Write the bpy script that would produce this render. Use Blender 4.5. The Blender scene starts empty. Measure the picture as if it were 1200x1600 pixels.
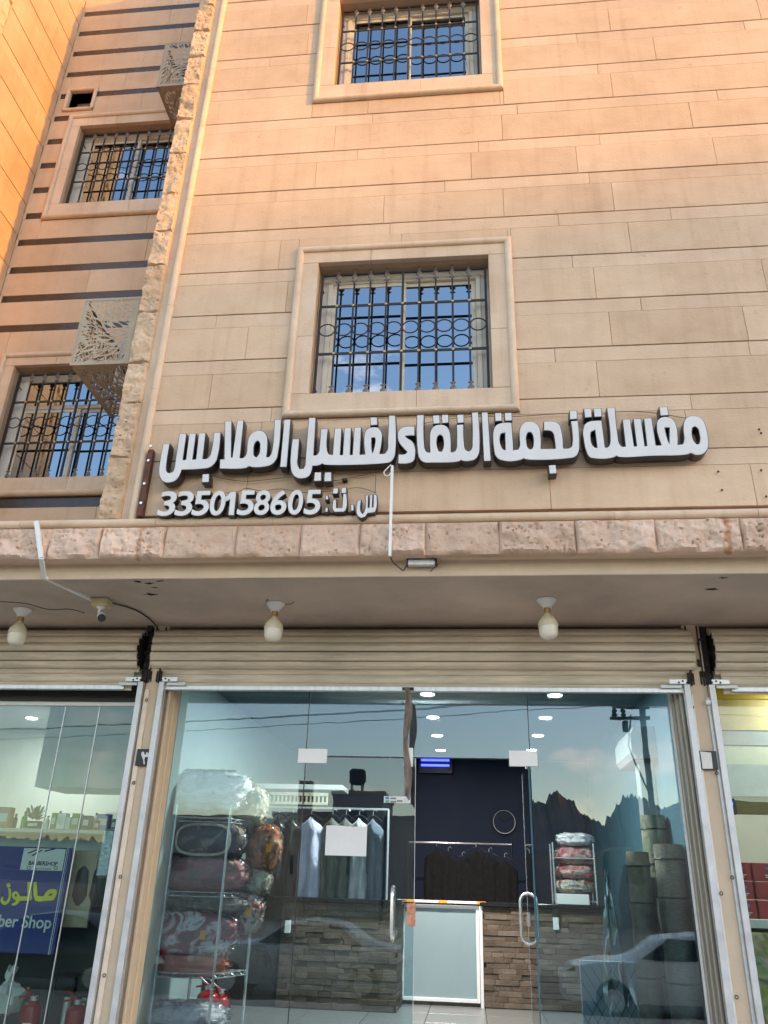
import bpy, math, random
import numpy as np
from mathutils import Vector, Matrix, noise, geometry
rnd = random.Random(7)
S = bpy.context.scene
COL = S.collection

# ------------------------------------------------------------------ camera
EYE = Vector((0, 0, 1.6))
RIGHT = Vector((0.99456686, 0.10016824, 0.02833889))
DOWN = Vector((-0.01691923, 0.42414938, -0.90543417))
FWD = Vector((-0.10271567, 0.90003535, 0.42353969))
cd = bpy.data.cameras.new('camera'); cam = bpy.data.objects.new('camera', cd); COL.objects.link(cam)
cam.matrix_world = Matrix(((RIGHT.x, -DOWN.x, -FWD.x, EYE.x), (RIGHT.y, -DOWN.y, -FWD.y, EYE.y), (RIGHT.z, -DOWN.z, -FWD.z, EYE.z), (0, 0, 0, 1)))
cd.sensor_fit = 'HORIZONTAL'; cd.sensor_width = 36; cd.lens = 37.5; cd.clip_start = 0.05; cd.clip_end = 5000
S.camera = cam

# ------------------------------------------------------------------ sky, sun, exposure
SUN_AZ, SUN_EL = math.radians(62.8), math.radians(8.0)          # azimuth from the street-side normal towards the right
sun_dir = Vector((math.sin(SUN_AZ) * math.cos(SUN_EL), -math.cos(SUN_AZ) * math.cos(SUN_EL), math.sin(SUN_EL)))
W = bpy.data.worlds.new('World'); S.world = W; W.use_nodes = True
wn = W.node_tree; wn.nodes.clear()
wo = wn.nodes.new('ShaderNodeOutputWorld'); bg = wn.nodes.new('ShaderNodeBackground')
sky = wn.nodes.new('ShaderNodeTexSky'); sky.sky_type = 'NISHITA'; sky.sun_disc = False
sky.sun_elevation = SUN_EL; sky.sun_rotation = math.atan2(sun_dir.x, sun_dir.y)
sky.altitude = 600; sky.air_density = 1.0; sky.dust_density = 1.0; sky.ozone_density = 1.8
tc = wn.nodes.new('ShaderNodeTexCoord'); mp = wn.nodes.new('ShaderNodeMapping'); mp.inputs['Scale'].default_value = (1, 1, 2.2)
nz = wn.nodes.new('ShaderNodeTexNoise'); nz.inputs['Scale'].default_value = 5.5; nz.inputs['Detail'].default_value = 7; nz.inputs['Roughness'].default_value = .6
cr = wn.nodes.new('ShaderNodeValToRGB'); cr.color_ramp.elements[0].position = .56; cr.color_ramp.elements[1].position = .74
cr.color_ramp.elements[1].color = (.55, .55, .55, 1)
mx = wn.nodes.new('ShaderNodeMix'); mx.data_type = 'RGBA'; mx.inputs['B'].default_value = (7.5, 6.2, 5.6, 1)
wn.links.new(tc.outputs['Generated'], mp.inputs['Vector']); wn.links.new(mp.outputs[0], nz.inputs['Vector'])
wn.links.new(nz.outputs['Fac'], cr.inputs[0]); wn.links.new(cr.outputs[0], mx.inputs['Factor'])
wn.links.new(sky.outputs[0], mx.inputs['A']); wn.links.new(mx.outputs['Result'], bg.inputs[0]); wn.links.new(bg.outputs[0], wo.inputs[0])
bg.inputs[1].default_value = 0.15
sl = bpy.data.lights.new('sun', 'SUN'); sl.energy = 2.0; sl.angle = math.radians(.6); sl.color = (.36, .17, .0)
so = bpy.data.objects.new('sun', sl); COL.objects.link(so); so.rotation_euler = sun_dir.to_track_quat('Z', 'Y').to_euler(); so.location = sun_dir * 40
S.view_settings.view_transform = 'Standard'; S.view_settings.look = 'None'; S.view_settings.gamma = 1
S.view_settings.use_curve_mapping = False
S.view_settings.exposure = 2.58
S.view_settings.use_white_balance = True; S.view_settings.white_balance_temperature = 7700; S.view_settings.white_balance_tint = 19
S.cycles.max_bounces = 10; S.cycles.transparent_max_bounces = 24; S.cycles.diffuse_bounces = 4; S.cycles.glossy_bounces = 6
S.cycles.sample_clamp_indirect = 6.0

# ------------------------------------------------------------------ helpers
def at(px, py, Y):
    d = RIGHT * ((px - 600) / 1250) + DOWN * ((py - 800) / 1250) + FWD
    return EYE + d * (Y / d.y)
def atz(px, py, Z):
    d = RIGHT * ((px - 600) / 1250) + DOWN * ((py - 800) / 1250) + FWD
    return EYE + d * ((Z - 1.6) / d.z)

WL = {}
def wloc(o): return WL.get(o.name, Vector((0, 0, 0))) if o else Vector((0, 0, 0))

def link(o, parent, loc):
    COL.objects.link(o); WL[o.name] = Vector(loc)
    if parent: o.parent = parent
    o.location = Vector(loc) - wloc(parent)
    return o

def thing(name, label, cat, loc=(0, 0, 0), group=None, kind=None):
    o = bpy.data.objects.new(name, None); o.empty_display_size = .1; link(o, None, loc)
    o['label'] = label; o['category'] = cat
    if group: o['group'] = group
    return o
def tag(o, label=None, cat=None, group=None, kind=None):
    for k, v in (('label', label), ('category', cat), ('group', group), ('kind', kind)):
        if v: o[k] = v
    return o

class MB:
    def __init__(s): s.v = []; s.f = []; s.m = []
    def add(s, vs, fs, mi=0):
        n = len(s.v); s.v += [tuple(v) for v in vs]; s.f += [tuple(i + n for i in f) for f in fs]; s.m += [mi] * len(fs); return s
    def box(s, x0, x1, y0, y1, z0, z1, mi=0):
        vs = [(x, y, z) for x in (x0, x1) for y in (y0, y1) for z in (z0, z1)]
        return s.add(vs, [(0, 1, 3, 2), (4, 6, 7, 5), (0, 4, 5, 1), (2, 3, 7, 6), (0, 2, 6, 4), (1, 5, 7, 3)], mi)
    def cbox(s, x0, x1, y0, y1, z0, z1, c=.005, mi=0):
        """box with chamfered edges"""
        c = min(c, (x1 - x0) * .45, (y1 - y0) * .45, (z1 - z0) * .45)
        vs = []; idx = {}
        for i, X in enumerate((x0, x1)):
            for j, Y in enumerate((y0, y1)):
                for k, Z in enumerate((z0, z1)):
                    sx, sy, sz = 1 - 2 * i, 1 - 2 * j, 1 - 2 * k
                    for a, off in enumerate(((0, sy * c, sz * c), (sx * c, 0, sz * c), (sx * c, sy * c, 0))):
                        idx[i, j, k, a] = len(vs); vs.append((X + off[0], Y + off[1], Z + off[2]))
        I = lambda *t: idx[t]
        fs = []
        for i in (0, 1):
            q = [I(i, 0, 0, 0), I(i, 1, 0, 0), I(i, 1, 1, 0), I(i, 0, 1, 0)]; fs.append(q if i else q[::-1])
            q = [I(0, i, 0, 1), I(0, i, 1, 1), I(1, i, 1, 1), I(1, i, 0, 1)]; fs.append(q if i else q[::-1])
            q = [I(0, 0, i, 2), I(1, 0, i, 2), I(1, 1, i, 2), I(0, 1, i, 2)]; fs.append(q if i else q[::-1])
        for a in (0, 1):
            for b in (0, 1):
                fs.append([I(0, a, b, 1), I(1, a, b, 1), I(1, a, b, 2), I(0, a, b, 2)])
                fs.append([I(a, 0, b, 0), I(a, 1, b, 0), I(a, 1, b, 2), I(a, 0, b, 2)])
                fs.append([I(a, b, 0, 0), I(a, b, 1, 0), I(a, b, 1, 1), I(a, b, 0, 1)])
        for i in (0, 1):
            for j in (0, 1):
                for k in (0, 1): fs.append([I(i, j, k, 0), I(i, j, k, 1), I(i, j, k, 2)])
        cen = Vector(((x0 + x1) / 2, (y0 + y1) / 2, (z0 + z1) / 2)); out = []
        for f in fs:
            p = [Vector(vs[i]) for i in f]; n = (p[1] - p[0]).cross(p[2] - p[0])
            fc = sum(p, Vector()) / len(p)
            out.append(f if n.dot(fc - cen) > 0 else f[::-1])
        return s.add(vs, out, mi)
    def tube(s, pts, r, n=8, mi=0, cap=True, closed=False):
        pts = [Vector(p) for p in pts]; N = len(pts); rs = r if isinstance(r, (list, tuple)) else [r] * N
        base = len(s.v); up = None
        for i, p in enumerate(pts):
            if closed: t = pts[(i + 1) % N] - pts[i - 1]
            else: t = pts[min(i + 1, N - 1)] - pts[max(i - 1, 0)]
            t.normalize()
            if up is None: up = t.orthogonal().normalized()
            up = (up - t * up.dot(t)); up = up.normalized() if up.length > 1e-6 else t.orthogonal().normalized()
            b = t.cross(up)
            for k in range(n):
                a = 2 * math.pi * k / n
                s.v.append(tuple(p + (up * math.cos(a) + b * math.sin(a)) * rs[i]))
        M_ = N if closed else N - 1
        for i in range(M_):
            for k in range(n):
                a = base + i * n + k; b_ = base + i * n + (k + 1) % n; j = ((i + 1) % N) * n + base
                s.f.append((a, b_, j + (k + 1) % n, j + k)); s.m.append(mi)
        if cap and not closed:
            s.f.append(tuple(base + k for k in range(n))[::-1]); s.m.append(mi)
            s.f.append(tuple(base + (N - 1) * n + k for k in range(n))); s.m.append(mi)
        return s
    def lathe(s, prof, c=(0, 0, 0), axis=(0, 0, 1), n=20, mi=0, mi_fn=None):
        """prof: (radius, height along axis)"""
        ax = Vector(axis).normalized(); u = ax.orthogonal().normalized(); w = ax.cross(u); c = Vector(c); base = len(s.v)
        for r, h in prof:
            for k in range(n):
                a = 2 * math.pi * k / n; s.v.append(tuple(c + ax * h + (u * math.cos(a) + w * math.sin(a)) * r))
        for i in range(len(prof) - 1):
            for k in range(n):
                a = base + i * n + k; b = base + i * n + (k + 1) % n
                s.f.append((a, b, b + n, a + n)); s.m.append(mi_fn(i) if mi_fn else mi)
        s.f.append(tuple(base + k for k in range(n))[::-1]); s.m.append(mi_fn(0) if mi_fn else mi)
        s.f.append(tuple(base + (len(prof) - 1) * n + k for k in range(n))); s.m.append(mi_fn(len(prof) - 2) if mi_fn else mi)
        return s
    def prism(s, prof, x0, x1, mi=0):
        """prof: closed (y,z) polygon, extruded along x"""
        n = len(prof); vs = [(x0, y, z) for y, z in prof] + [(x1, y, z) for y, z in prof]
        fs = [(i, (i + 1) % n, n + (i + 1) % n, n + i) for i in range(n)] + [tuple(range(n))[::-1], tuple(range(n, 2 * n))]
        return s.add(vs, fs, mi)
    def build(s, name, mats, parent=None, smooth=False, pivot=None, ang=35):
        v = np.array(s.v, float)
        c = Vector(((v.min(0) + v.max(0)) / 2).tolist()) if pivot is None else Vector(pivot)
        me = bpy.data.meshes.new(name); me.from_pydata((v - np.array(c)).tolist(), [], s.f)
        mats = mats if isinstance(mats, (list, tuple)) else [mats]
        for m in mats: me.materials.append(m)
        if len(mats) > 1: me.polygons.foreach_set('material_index', s.m)
        if smooth:
            me.polygons.foreach_set('use_smooth', [True] * len(me.polygons)); me.set_sharp_from_angle(angle=math.radians(ang))
        me.update()
        return link(bpy.data.objects.new(name, me), parent, c)

def clone(o, parent, loc):
    c = o.copy(); return link(c, parent, loc)
def copy_tree(o, newloc, parent=None):
    """copies a thing, its parts and their sub-parts"""
    d = Vector(newloc) - wloc(o)
    def rec(q, par):
        c = q.copy(); COL.objects.link(c); WL[c.name] = wloc(q) + d
        if par: c.parent = par
        else: c.location = q.location + d
        for ch in list(kids.get(q.name, [])): rec(ch, c)
        return c
    kids = {}
    for q in COL.objects:
        if q.parent: kids.setdefault(q.parent.name, []).append(q)
    return rec(o, parent)

# ------------------------------------------------------------------ materials
def nodes(m):
    m.use_nodes = True; nt = m.node_tree; return nt, nt.nodes['Principled BSDF']
def mat(name, col, rough=.6, metal=0, var=.12, scale=6, bump=.0, bscale=40, spec=None, tex='Object', stretch=None, trans=0):
    m = bpy.data.materials.new(name); nt, b = nodes(m); L = nt.links.new
    b.inputs['Roughness'].default_value = rough; b.inputs['Metallic'].default_value = metal
    if spec is not None: b.inputs['IOR'].default_value = spec
    t = nt.nodes.new('ShaderNodeTexCoord'); v = t.outputs[tex]
    if stretch:
        mp_ = nt.nodes.new('ShaderNodeMapping'); mp_.inputs['Scale'].default_value = stretch; L(v, mp_.inputs[0]); v = mp_.outputs[0]
    n = nt.nodes.new('ShaderNodeTexNoise'); n.inputs['Scale'].default_value = scale; n.inputs['Detail'].default_value = 5; n.inputs['Roughness'].default_value = .62
    L(v, n.inputs['Vector'])
    r = nt.nodes.new('ShaderNodeValToRGB'); e = r.color_ramp.elements
    e[0].position = .3; e[1].position = .7
    e[0].color = tuple(max(0, c * (1 - var)) for c in col[:3]) + (1,); e[1].color = tuple(min(1, c * (1 + var)) for c in col[:3]) + (1,)
    L(n.outputs['Fac'], r.inputs[0]); L(r.outputs[0], b.inputs['Base Color'])
    mr = nt.nodes.new('ShaderNodeMapRange'); mr.inputs['To Min'].default_value = max(0.02, rough * .8); mr.inputs['To Max'].default_value = min(1, rough * 1.2)
    L(n.outputs['Fac'], mr.inputs[0]); L(mr.outputs[0], b.inputs['Roughness'])
    if bump:
        n2 = nt.nodes.new('ShaderNodeTexNoise'); n2.inputs['Scale'].default_value = bscale; n2.inputs['Detail'].default_value = 4; L(v, n2.inputs['Vector'])
        bp = nt.nodes.new('ShaderNodeBump'); bp.inputs['Strength'].default_value = bump; bp.inputs['Distance'].default_value = .01
        L(n2.outputs['Fac'], bp.inputs['Height']); L(bp.outputs[0], b.inputs['Normal'])
    return m

def stone(name, cols, rough=.62, bump=.3, streak=.38, pits=True, rndval=.075):
    """sawn limestone: every block its own tint, clouding, veins, pits"""
    m = bpy.data.materials.new(name); nt, b = nodes(m); L = nt.links.new; N = nt.nodes.new
    t = N('ShaderNodeTexCoord'); oi = N('ShaderNodeObjectInfo')
    add = N('ShaderNodeVectorMath'); add.operation = 'ADD'
    sc = N('ShaderNodeVectorMath'); sc.operation = 'SCALE'; sc.inputs[3].default_value = 1
    comb = N('ShaderNodeCombineXYZ'); mul = N('ShaderNodeMath'); mul.operation = 'MULTIPLY'; mul.inputs[1].default_value = 97
    L(oi.outputs['Random'], mul.inputs[0]); L(mul.outputs[0], comb.inputs[0]); L(mul.outputs[0], comb.inputs[2])
    L(t.outputs['Object'], add.inputs[0]); L(comb.outputs[0], add.inputs[1])
    mp_ = N('ShaderNodeMapping'); mp_.inputs['Scale'].default_value = (1, 1, 1.35); L(add.outputs[0], mp_.inputs[0])
    n1 = N('ShaderNodeTexNoise'); n1.inputs['Scale'].default_value = 2.6; n1.inputs['Detail'].default_value = 8; n1.inputs['Roughness'].default_value = .62; n1.inputs['Distortion'].default_value = .25
    L(mp_.outputs[0], n1.inputs['Vector'])
    r1 = N('ShaderNodeValToRGB'); e = r1.color_ramp.elements; e[0].position = .28; e[1].position = .72
    e[0].color = cols[0] + (1,); e[1].color = cols[1] + (1,)
    k = r1.color_ramp.elements.new(.5); k.color = cols[2] + (1,)
    L(n1.outputs['Fac'], r1.inputs[0])
    # per-block tint
    r2 = N('ShaderNodeValToRGB'); r2.color_ramp.interpolation = 'LINEAR'; e = r2.color_ramp.elements
    e[0].color = (1 - rndval, 1 - rndval * 1.15, 1 - rndval * 1.3, 1); e[1].color = (1 + rndval * .35, 1 + rndval * .45, 1 + rndval * .7, 1)
    L(oi.outputs['Random'], r2.inputs[0])
    mx1 = N('ShaderNodeMix'); mx1.data_type = 'RGBA'; mx1.blend_type = 'MULTIPLY'; mx1.inputs['Factor'].default_value = 1
    L(r1.outputs[0], mx1.inputs['A']); L(r2.outputs[0], mx1.inputs['B'])
    # rusty mineral blotches
    n3 = N('ShaderNodeTexNoise'); n3.inputs['Scale'].default_value = 9; n3.inputs['Detail'].default_value = 6; n3.inputs['Roughness'].default_value = .7
    L(add.outputs[0], n3.inputs['Vector'])
    r3 = N('ShaderNodeValToRGB'); e = r3.color_ramp.elements; e[0].position = .60; e[1].position = .78; e[1].color = (.55, .55, .55, 1)
    L(n3.outputs['Fac'], r3.inputs[0])
    mx2 = N('ShaderNodeMix'); mx2.data_type = 'RGBA'; mx2.inputs['B'].default_value = tuple(c * f for c, f in zip(cols[0], (.72, .58, .45))) + (1,)
    L(r3.outputs[0], mx2.inputs['Factor']); L(mx1.outputs['Result'], mx2.inputs['A'])
    # vertical rain streaks (world position)
    g = N('ShaderNodeNewGeometry'); mp3 = N('ShaderNodeMapping'); mp3.inputs['Scale'].default_value = (9, 9, .45); L(g.outputs['Position'], mp3.inputs[0])
    n4 = N('ShaderNodeTexNoise'); n4.inputs['Scale'].default_value = 1.3; n4.inputs['Detail'].default_value = 5; L(mp3.outputs[0], n4.inputs['Vector'])
    r4 = N('ShaderNodeValToRGB'); e = r4.color_ramp.elements; e[0].position = .5; e[1].position = .8; e[1].color = (streak, streak, streak, 1)
    L(n4.outputs['Fac'], r4.inputs[0])
    mx3 = N('ShaderNodeMix'); mx3.data_type = 'RGBA'; mx3.blend_type = 'MULTIPLY'; mx3.inputs['B'].default_value = (.72, .64, .58, 1)
    L(r4.outputs[0], mx3.inputs['Factor']); L(mx2.outputs['Result'], mx3.inputs['A'])
    # broad weathering over the whole wall
    mp5 = N('ShaderNodeMapping'); mp5.inputs['Scale'].default_value = (.8, .8, .6); L(g.outputs['Position'], mp5.inputs[0])
    n5 = N('ShaderNodeTexNoise'); n5.inputs['Scale'].default_value = 1.6; n5.inputs['Detail'].default_value = 6; L(mp5.outputs[0], n5.inputs['Vector'])
    r5 = N('ShaderNodeValToRGB'); e = r5.color_ramp.elements; e[0].position = .3; e[1].position = .7; e[0].color = (.90, .87, .85, 1); e[1].color = (1.04, 1.04, 1.04, 1)
    L(n5.outputs['Fac'], r5.inputs[0])
    mx4 = N('ShaderNodeMix'); mx4.data_type = 'RGBA'; mx4.blend_type = 'MULTIPLY'; mx4.inputs['Factor'].default_value = 1
    L(mx3.outputs['Result'], mx4.inputs['A']); L(r5.outputs[0], mx4.inputs['B'])
    L(mx4.outputs['Result'], b.inputs['Base Color'])
    b.inputs['Roughness'].default_value = rough
    n6 = N('ShaderNodeTexNoise'); n6.inputs['Scale'].default_value = 45; n6.inputs['Detail'].default_value = 5; L(add.outputs[0], n6.inputs['Vector'])
    bp = N('ShaderNodeBump'); bp.inputs['Strength'].default_value = bump; bp.inputs['Distance'].default_value = .009
    L(n6.outputs['Fac'], bp.inputs['Height']); L(bp.outputs[0], b.inputs['Normal'])
    return m

def glass(name, tint=(.80, .90, .90), ior=1.6, rough=0.0, base=0.0):
    m = bpy.data.materials.new(name); nt, b = nodes(m); nt.nodes.remove(b); N = nt.nodes.new; L = nt.links.new
    tr = N('ShaderNodeBsdfTransparent'); tr.inputs[0].default_value = tint + (1,)
    gl = N('ShaderNodeBsdfGlossy'); gl.inputs['Roughness'].default_value = rough; gl.inputs[0].default_value = (.94, .97, 1, 1)
    fr = N('ShaderNodeFresnel'); fr.inputs[0].default_value = ior
    # fine dust film varies the reflection a little
    tcn = N('ShaderNodeTexCoord'); nn = N('ShaderNodeTexNoise'); nn.inputs['Scale'].default_value = 1.1; nn.inputs['Detail'].default_value = 3
    L(tcn.outputs['Object'], nn.inputs['Vector'])
    bp = N('ShaderNodeBump'); bp.inputs['Strength'].default_value = .05; bp.inputs['Distance'].default_value = .02; L(nn.outputs['Fac'], bp.inputs['Height'])
    L(bp.outputs[0], gl.inputs['Normal'])
    ad = N('ShaderNodeMath'); ad.operation = 'ADD'; ad.inputs[1].default_value = base; ad.use_clamp = True; L(fr.outputs[0], ad.inputs[0])
    ms = N('ShaderNodeMixShader'); L(ad.outputs[0], ms.inputs[0]); L(tr.outputs[0], ms.inputs[1]); L(gl.outputs[0], ms.inputs[2])
    L(ms.outputs[0], nt.nodes['Material Output'].inputs[0])
    return m

def emis(name, col, strength):
    m = bpy.data.materials.new(name); nt, b = nodes(m)
    b.inputs['Base Color'].default_value = (.8, .8, .8, 1); b.inputs['Emission Color'].default_value = col + (1,); b.inputs['Emission Strength'].default_value = strength
    return m

LIME = ((.57, .382, .240), (.67, .468, .312), (.625, .425, .274))
M_stone = stone('limestone_cladding', LIME)
M_narrow = stone('limestone_narrow_course', ((.59, .405, .262), (.68, .488, .334), (.64, .447, .298)))
M_trim = stone('limestone_trim', ((.60, .42, .28), (.72, .54, .39), (.66, .48, .335)), streak=.5, rndval=.06)
M_rough = stone('rough_hewn_stone', ((.54, .37, .235), (.70, .51, .355), (.62, .44, .295)), rough=.85, bump=.9, rndval=.12)
M_rose = stone('rough_rose_stone', ((.56, .385, .275), (.72, .525, .40), (.65, .46, .345)), rough=.8, bump=.7, rndval=.14)
def add_rust(m, spots):
    """rust run-off below iron fixings: streaks at fixed places on the stone"""
    nt = m.node_tree; b = nt.nodes['Principled BSDF']; N = nt.nodes.new; L = nt.links.new
    g = N('ShaderNodeNewGeometry'); sp = N('ShaderNodeSeparateXYZ'); L(g.outputs['Position'], sp.inputs[0])
    mpn = N('ShaderNodeMapping'); mpn.inputs['Scale'].default_value = (14, 14, 5); L(g.outputs['Position'], mpn.inputs[0])
    n = N('ShaderNodeTexNoise'); n.inputs['Scale'].default_value = 1.4; n.inputs['Detail'].default_value = 4; L(mpn.outputs[0], n.inputs['Vector'])
    for xs, w, k in spots:
        d = N('ShaderNodeMath'); d.operation = 'SUBTRACT'; d.inputs[1].default_value = xs; L(sp.outputs['X'], d.inputs[0])
        ms = N('ShaderNodeMath'); ms.operation = 'MULTIPLY_ADD'; ms.inputs[1].default_value = w * 3.0; L(n.outputs['Fac'], ms.inputs[0]); ms.inputs[2].default_value = -w * 1.5
        ad = N('ShaderNodeMath'); ad.operation = 'ADD'; L(d.outputs[0], ad.inputs[0]); L(ms.outputs[0], ad.inputs[1])
        ab = N('ShaderNodeMath'); ab.operation = 'ABSOLUTE'; L(ad.outputs[0], ab.inputs[0])
        mr = N('ShaderNodeMapRange'); mr.inputs['From Min'].default_value = w; mr.inputs['From Max'].default_value = w * .25; mr.inputs['To Max'].default_value = k; L(ab.outputs[0], mr.inputs[0])
        mx = N('ShaderNodeMix'); mx.data_type = 'RGBA'; mx.inputs['B'].default_value = (.36, .14, .045, 1); L(mr.outputs[0], mx.inputs['Factor'])
        L(b.inputs['Base Color'].links[0].from_socket, mx.inputs['A']); L(mx.outputs['Result'], b.inputs['Base Color'])
add_rust(M_rose, ((at(1139, 835, 5.72).x, .045, .75), (at(219, 830, 5.72).x, .035, .6), (at(228, 830, 5.72).x + .05, .02, .3)))
M_mortar = mat('mortar_joint', (.42, .28, .18), .9, bump=.3)
M_inlay = mat('dark_marble_inlay', (.035, .028, .026), .22, var=.3, scale=5, tex='Object')
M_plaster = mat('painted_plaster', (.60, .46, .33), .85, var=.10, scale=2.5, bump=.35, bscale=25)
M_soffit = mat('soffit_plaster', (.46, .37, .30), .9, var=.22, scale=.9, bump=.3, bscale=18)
M_cream = mat('cream_frame_paint', (.62, .54, .42), .5, var=.06)
M_white_plaster = mat('white_reveal_plaster', (.60, .55, .50), .8, var=.08)
M_iron = mat('dark_brown_iron', (.018, .011, .009), .6, var=.3, bump=.2, bscale=90)
M_brass = mat('dull_brass', (.45, .30, .14), .38, metal=.9)
M_spear = mat('grey_cast_finial', (.16, .13, .11), .5, metal=.4)
M_mirror = bpy.data.materials.new('reflective_window_glass')
_nt, _b = nodes(M_mirror); _b.inputs['Base Color'].default_value = (.27, .35, .41, 1); _b.inputs['Roughness'].default_value = .01; _b.inputs['Metallic'].default_value = 1
M_cage = mat('beige_sheet_metal', (.44, .33, .22), .5, metal=.25, var=.1)
M_ac = mat('outdoor_unit_enamel', (.62, .60, .55), .5)
M_dark = mat('dark_plastic', (.02, .02, .022), .45)
M_face = mat('white_acrylic_letter_face', (.60, .585, .56), .3, var=.07, scale=3)
M_side = mat('black_letter_return', (.018, .016, .017), .35, var=.2)
M_rust = mat('rusty_angle_iron', (.13, .045, .025), .8, var=.5, scale=14, bump=.5)
M_stain = mat('rust_stain', (.42, .20, .09), .85, var=.25, scale=20)
M_alu = mat('dull_aluminium', (.62, .62, .62), .42, metal=.75, var=.12, scale=4, stretch=(6, 6, .6))
M_alu_white = mat('galvanised_guide', (.56, .56, .56), .5, metal=.55, var=.16, scale=5)
M_trunk = mat('white_plastic_trunking', (.72, .72, .70), .45, var=.05)
M_shutter = mat('cream_shutter_slat', (.60, .51, .39), .36, var=.26, scale=3, stretch=(.6, 5, 5))
M_soot = mat('sooty_steel', (.025, .022, .02), .8, var=.4, bump=.6)
M_jamb = mat('tan_jamb', (.60, .46, .31), .7, var=.05)
M_jamb_alu = mat('bronze_aluminium_jamb', (.36, .32, .27), .4, metal=.5, var=.15, stretch=(8, 8, .5))
M_glass = glass('shop_glass', (.72, .85, .88), 1.68, base=.018)
M_glass_l = glass('clear_shop_glass', (.80, .90, .88), 1.5)
M_leaf_glass = glass('door_glass', (.72, .85, .88), 1.6, base=.01)
M_film = glass('clear_plastic_film', (.95, .95, .95), 1.35, rough=.18)
M_chrome = mat('chrome', (.86, .86, .86), .24, metal=.8, var=.05)
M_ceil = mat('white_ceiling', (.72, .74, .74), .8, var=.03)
M_wall_w = mat('pale_wall_paint', (.66, .72, .70), .8, var=.04)
M_navy = mat('navy_wall_paint', (.005, .020, .055), .7, var=.15)
M_teal = mat('teal_wall_paint', (.05, .16, .21), .7, var=.1)
M_pteal = mat('pale_teal_wall_paint', (.36, .47, .46), .8, var=.05)
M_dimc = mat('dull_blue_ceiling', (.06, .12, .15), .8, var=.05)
M_tile = mat('grey_floor_tile', (.15, .16, .155), .3, var=.08)
M_counter = mat('black_countertop', (.012, .014, .016), .15)
M_strip = stone('ledge_stone_strip', ((.065, .045, .030), (.22, .17, .12), (.125, .092, .062)), rough=.7, bump=.8, streak=0, rndval=.35)
M_panel = mat('frosted_white_panel', (.22, .31, .33), .25, var=.05, scale=1.5)
M_lamp = emis('downlight_glow', (.93, .97, 1), 4)
M_uv = emis('blue_insect_lamp_tube', (.015, .045, 1.0), 1.1)
M_plastic_w = mat('white_plastic', (.74, .74, .72), .35, var=.03)
M_bulb_body = mat('yellowed_bulb_body', (.66, .58, .43), .4, var=.08)
M_bulb_glass = mat('frosted_bulb_dome', (.72, .68, .58), .25, var=.04)

# ------------------------------------------------------------------ traced flat outlines (letters, perforated sheets) with depth
def outline_mesh(name, contours, depth, offset=0.0, res=6, corner=50):
    """contours: list of [(x, z), ...]; returns a mesh lying in the XZ plane, front towards -Y, thickness depth"""
    cu = bpy.data.curves.new(name, 'CURVE'); cu.dimensions = '2D'; cu.fill_mode = 'BOTH'; cu.extrude = depth / 2; cu.offset = offset; cu.resolution_u = res
    for pts in contours:
        n = len(pts); sp = cu.splines.new('BEZIER'); sp.bezier_points.add(n - 1); sp.use_cyclic_u = True
        for i, p in enumerate(pts):
            a = Vector(pts[i - 1][:2]); b = Vector(p[:2]); c = Vector(pts[(i + 1) % n][:2])
            ang = math.degrees((b - a).angle(c - b, 0)) if (b - a).length > 1e-6 and (c - b).length > 1e-6 else 0
            bp = sp.bezier_points[i]; bp.co = (b.x, b.y, 0)
            if ang > corner:
                bp.handle_left_type = bp.handle_right_type = 'FREE'
                bp.handle_left = (b + (a - b) * .12).to_3d(); bp.handle_right = (b + (c - b) * .12).to_3d()
            else: bp.handle_left_type = bp.handle_right_type = 'AUTO'
    ob = bpy.data.objects.new('tmp_outline', cu); COL.objects.link(ob)
    bpy.context.view_layer.update()
    dg = bpy.context.evaluated_depsgraph_get()
    me = bpy.data.meshes.new_from_object(ob.evaluated_get(dg)); bpy.data.objects.remove(ob)
    me.transform(Matrix(((1, 0, 0, 0), (0, 0, -1, 0), (0, 1, 0, 0), (0, 0, 0, 1))))
    me.name = name
    return me
def text_mesh(s, size, depth, offset=0.0, shear=0.0, align='LEFT', space=1.0):
    cu = bpy.data.curves.new('lettering', 'FONT'); cu.body = s; cu.size = size; cu.extrude = depth / 2; cu.offset = offset; cu.shear = shear; cu.align_x = align; cu.space_character = space
    ob = bpy.data.objects.new('tmp_text', cu); COL.objects.link(ob); bpy.context.view_layer.update()
    me = bpy.data.meshes.new_from_object(ob.evaluated_get(bpy.context.evaluated_depsgraph_get())); bpy.data.objects.remove(ob)
    me.transform(Matrix(((1, 0, 0, 0), (0, 0, -1, 0), (0, 1, 0, 0), (0, 0, 0, 1))))
    return me
def mesh_part(name, me, m, parent, loc, recenter=True):
    n = len(me.vertices)
    if n and recenter:
        co = np.empty(n * 3); me.vertices.foreach_get('co', co); co = co.reshape(-1, 3)
        c = (co.min(0) + co.max(0)) / 2; me.vertices.foreach_set('co', (co - c).ravel()); loc = Vector(loc) + Vector(c.tolist())
    me.materials.clear()
    for q in (m if isinstance(m, (list, tuple)) else [m]): me.materials.append(q)
    for p in me.polygons: p.material_index = 0
    me.name = name
    return link(bpy.data.objects.new(name, me), parent, loc)

# ================================================================== THE BUILDING
YF, YR, XL = 5.80, 7.20, -5.62
B = thing('apartment_building', 'apartment block clad in beige limestone above a row of glass shopfronts', 'building', (0, 6.5, -.4))
G0 = 4.843; GP = .516

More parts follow.
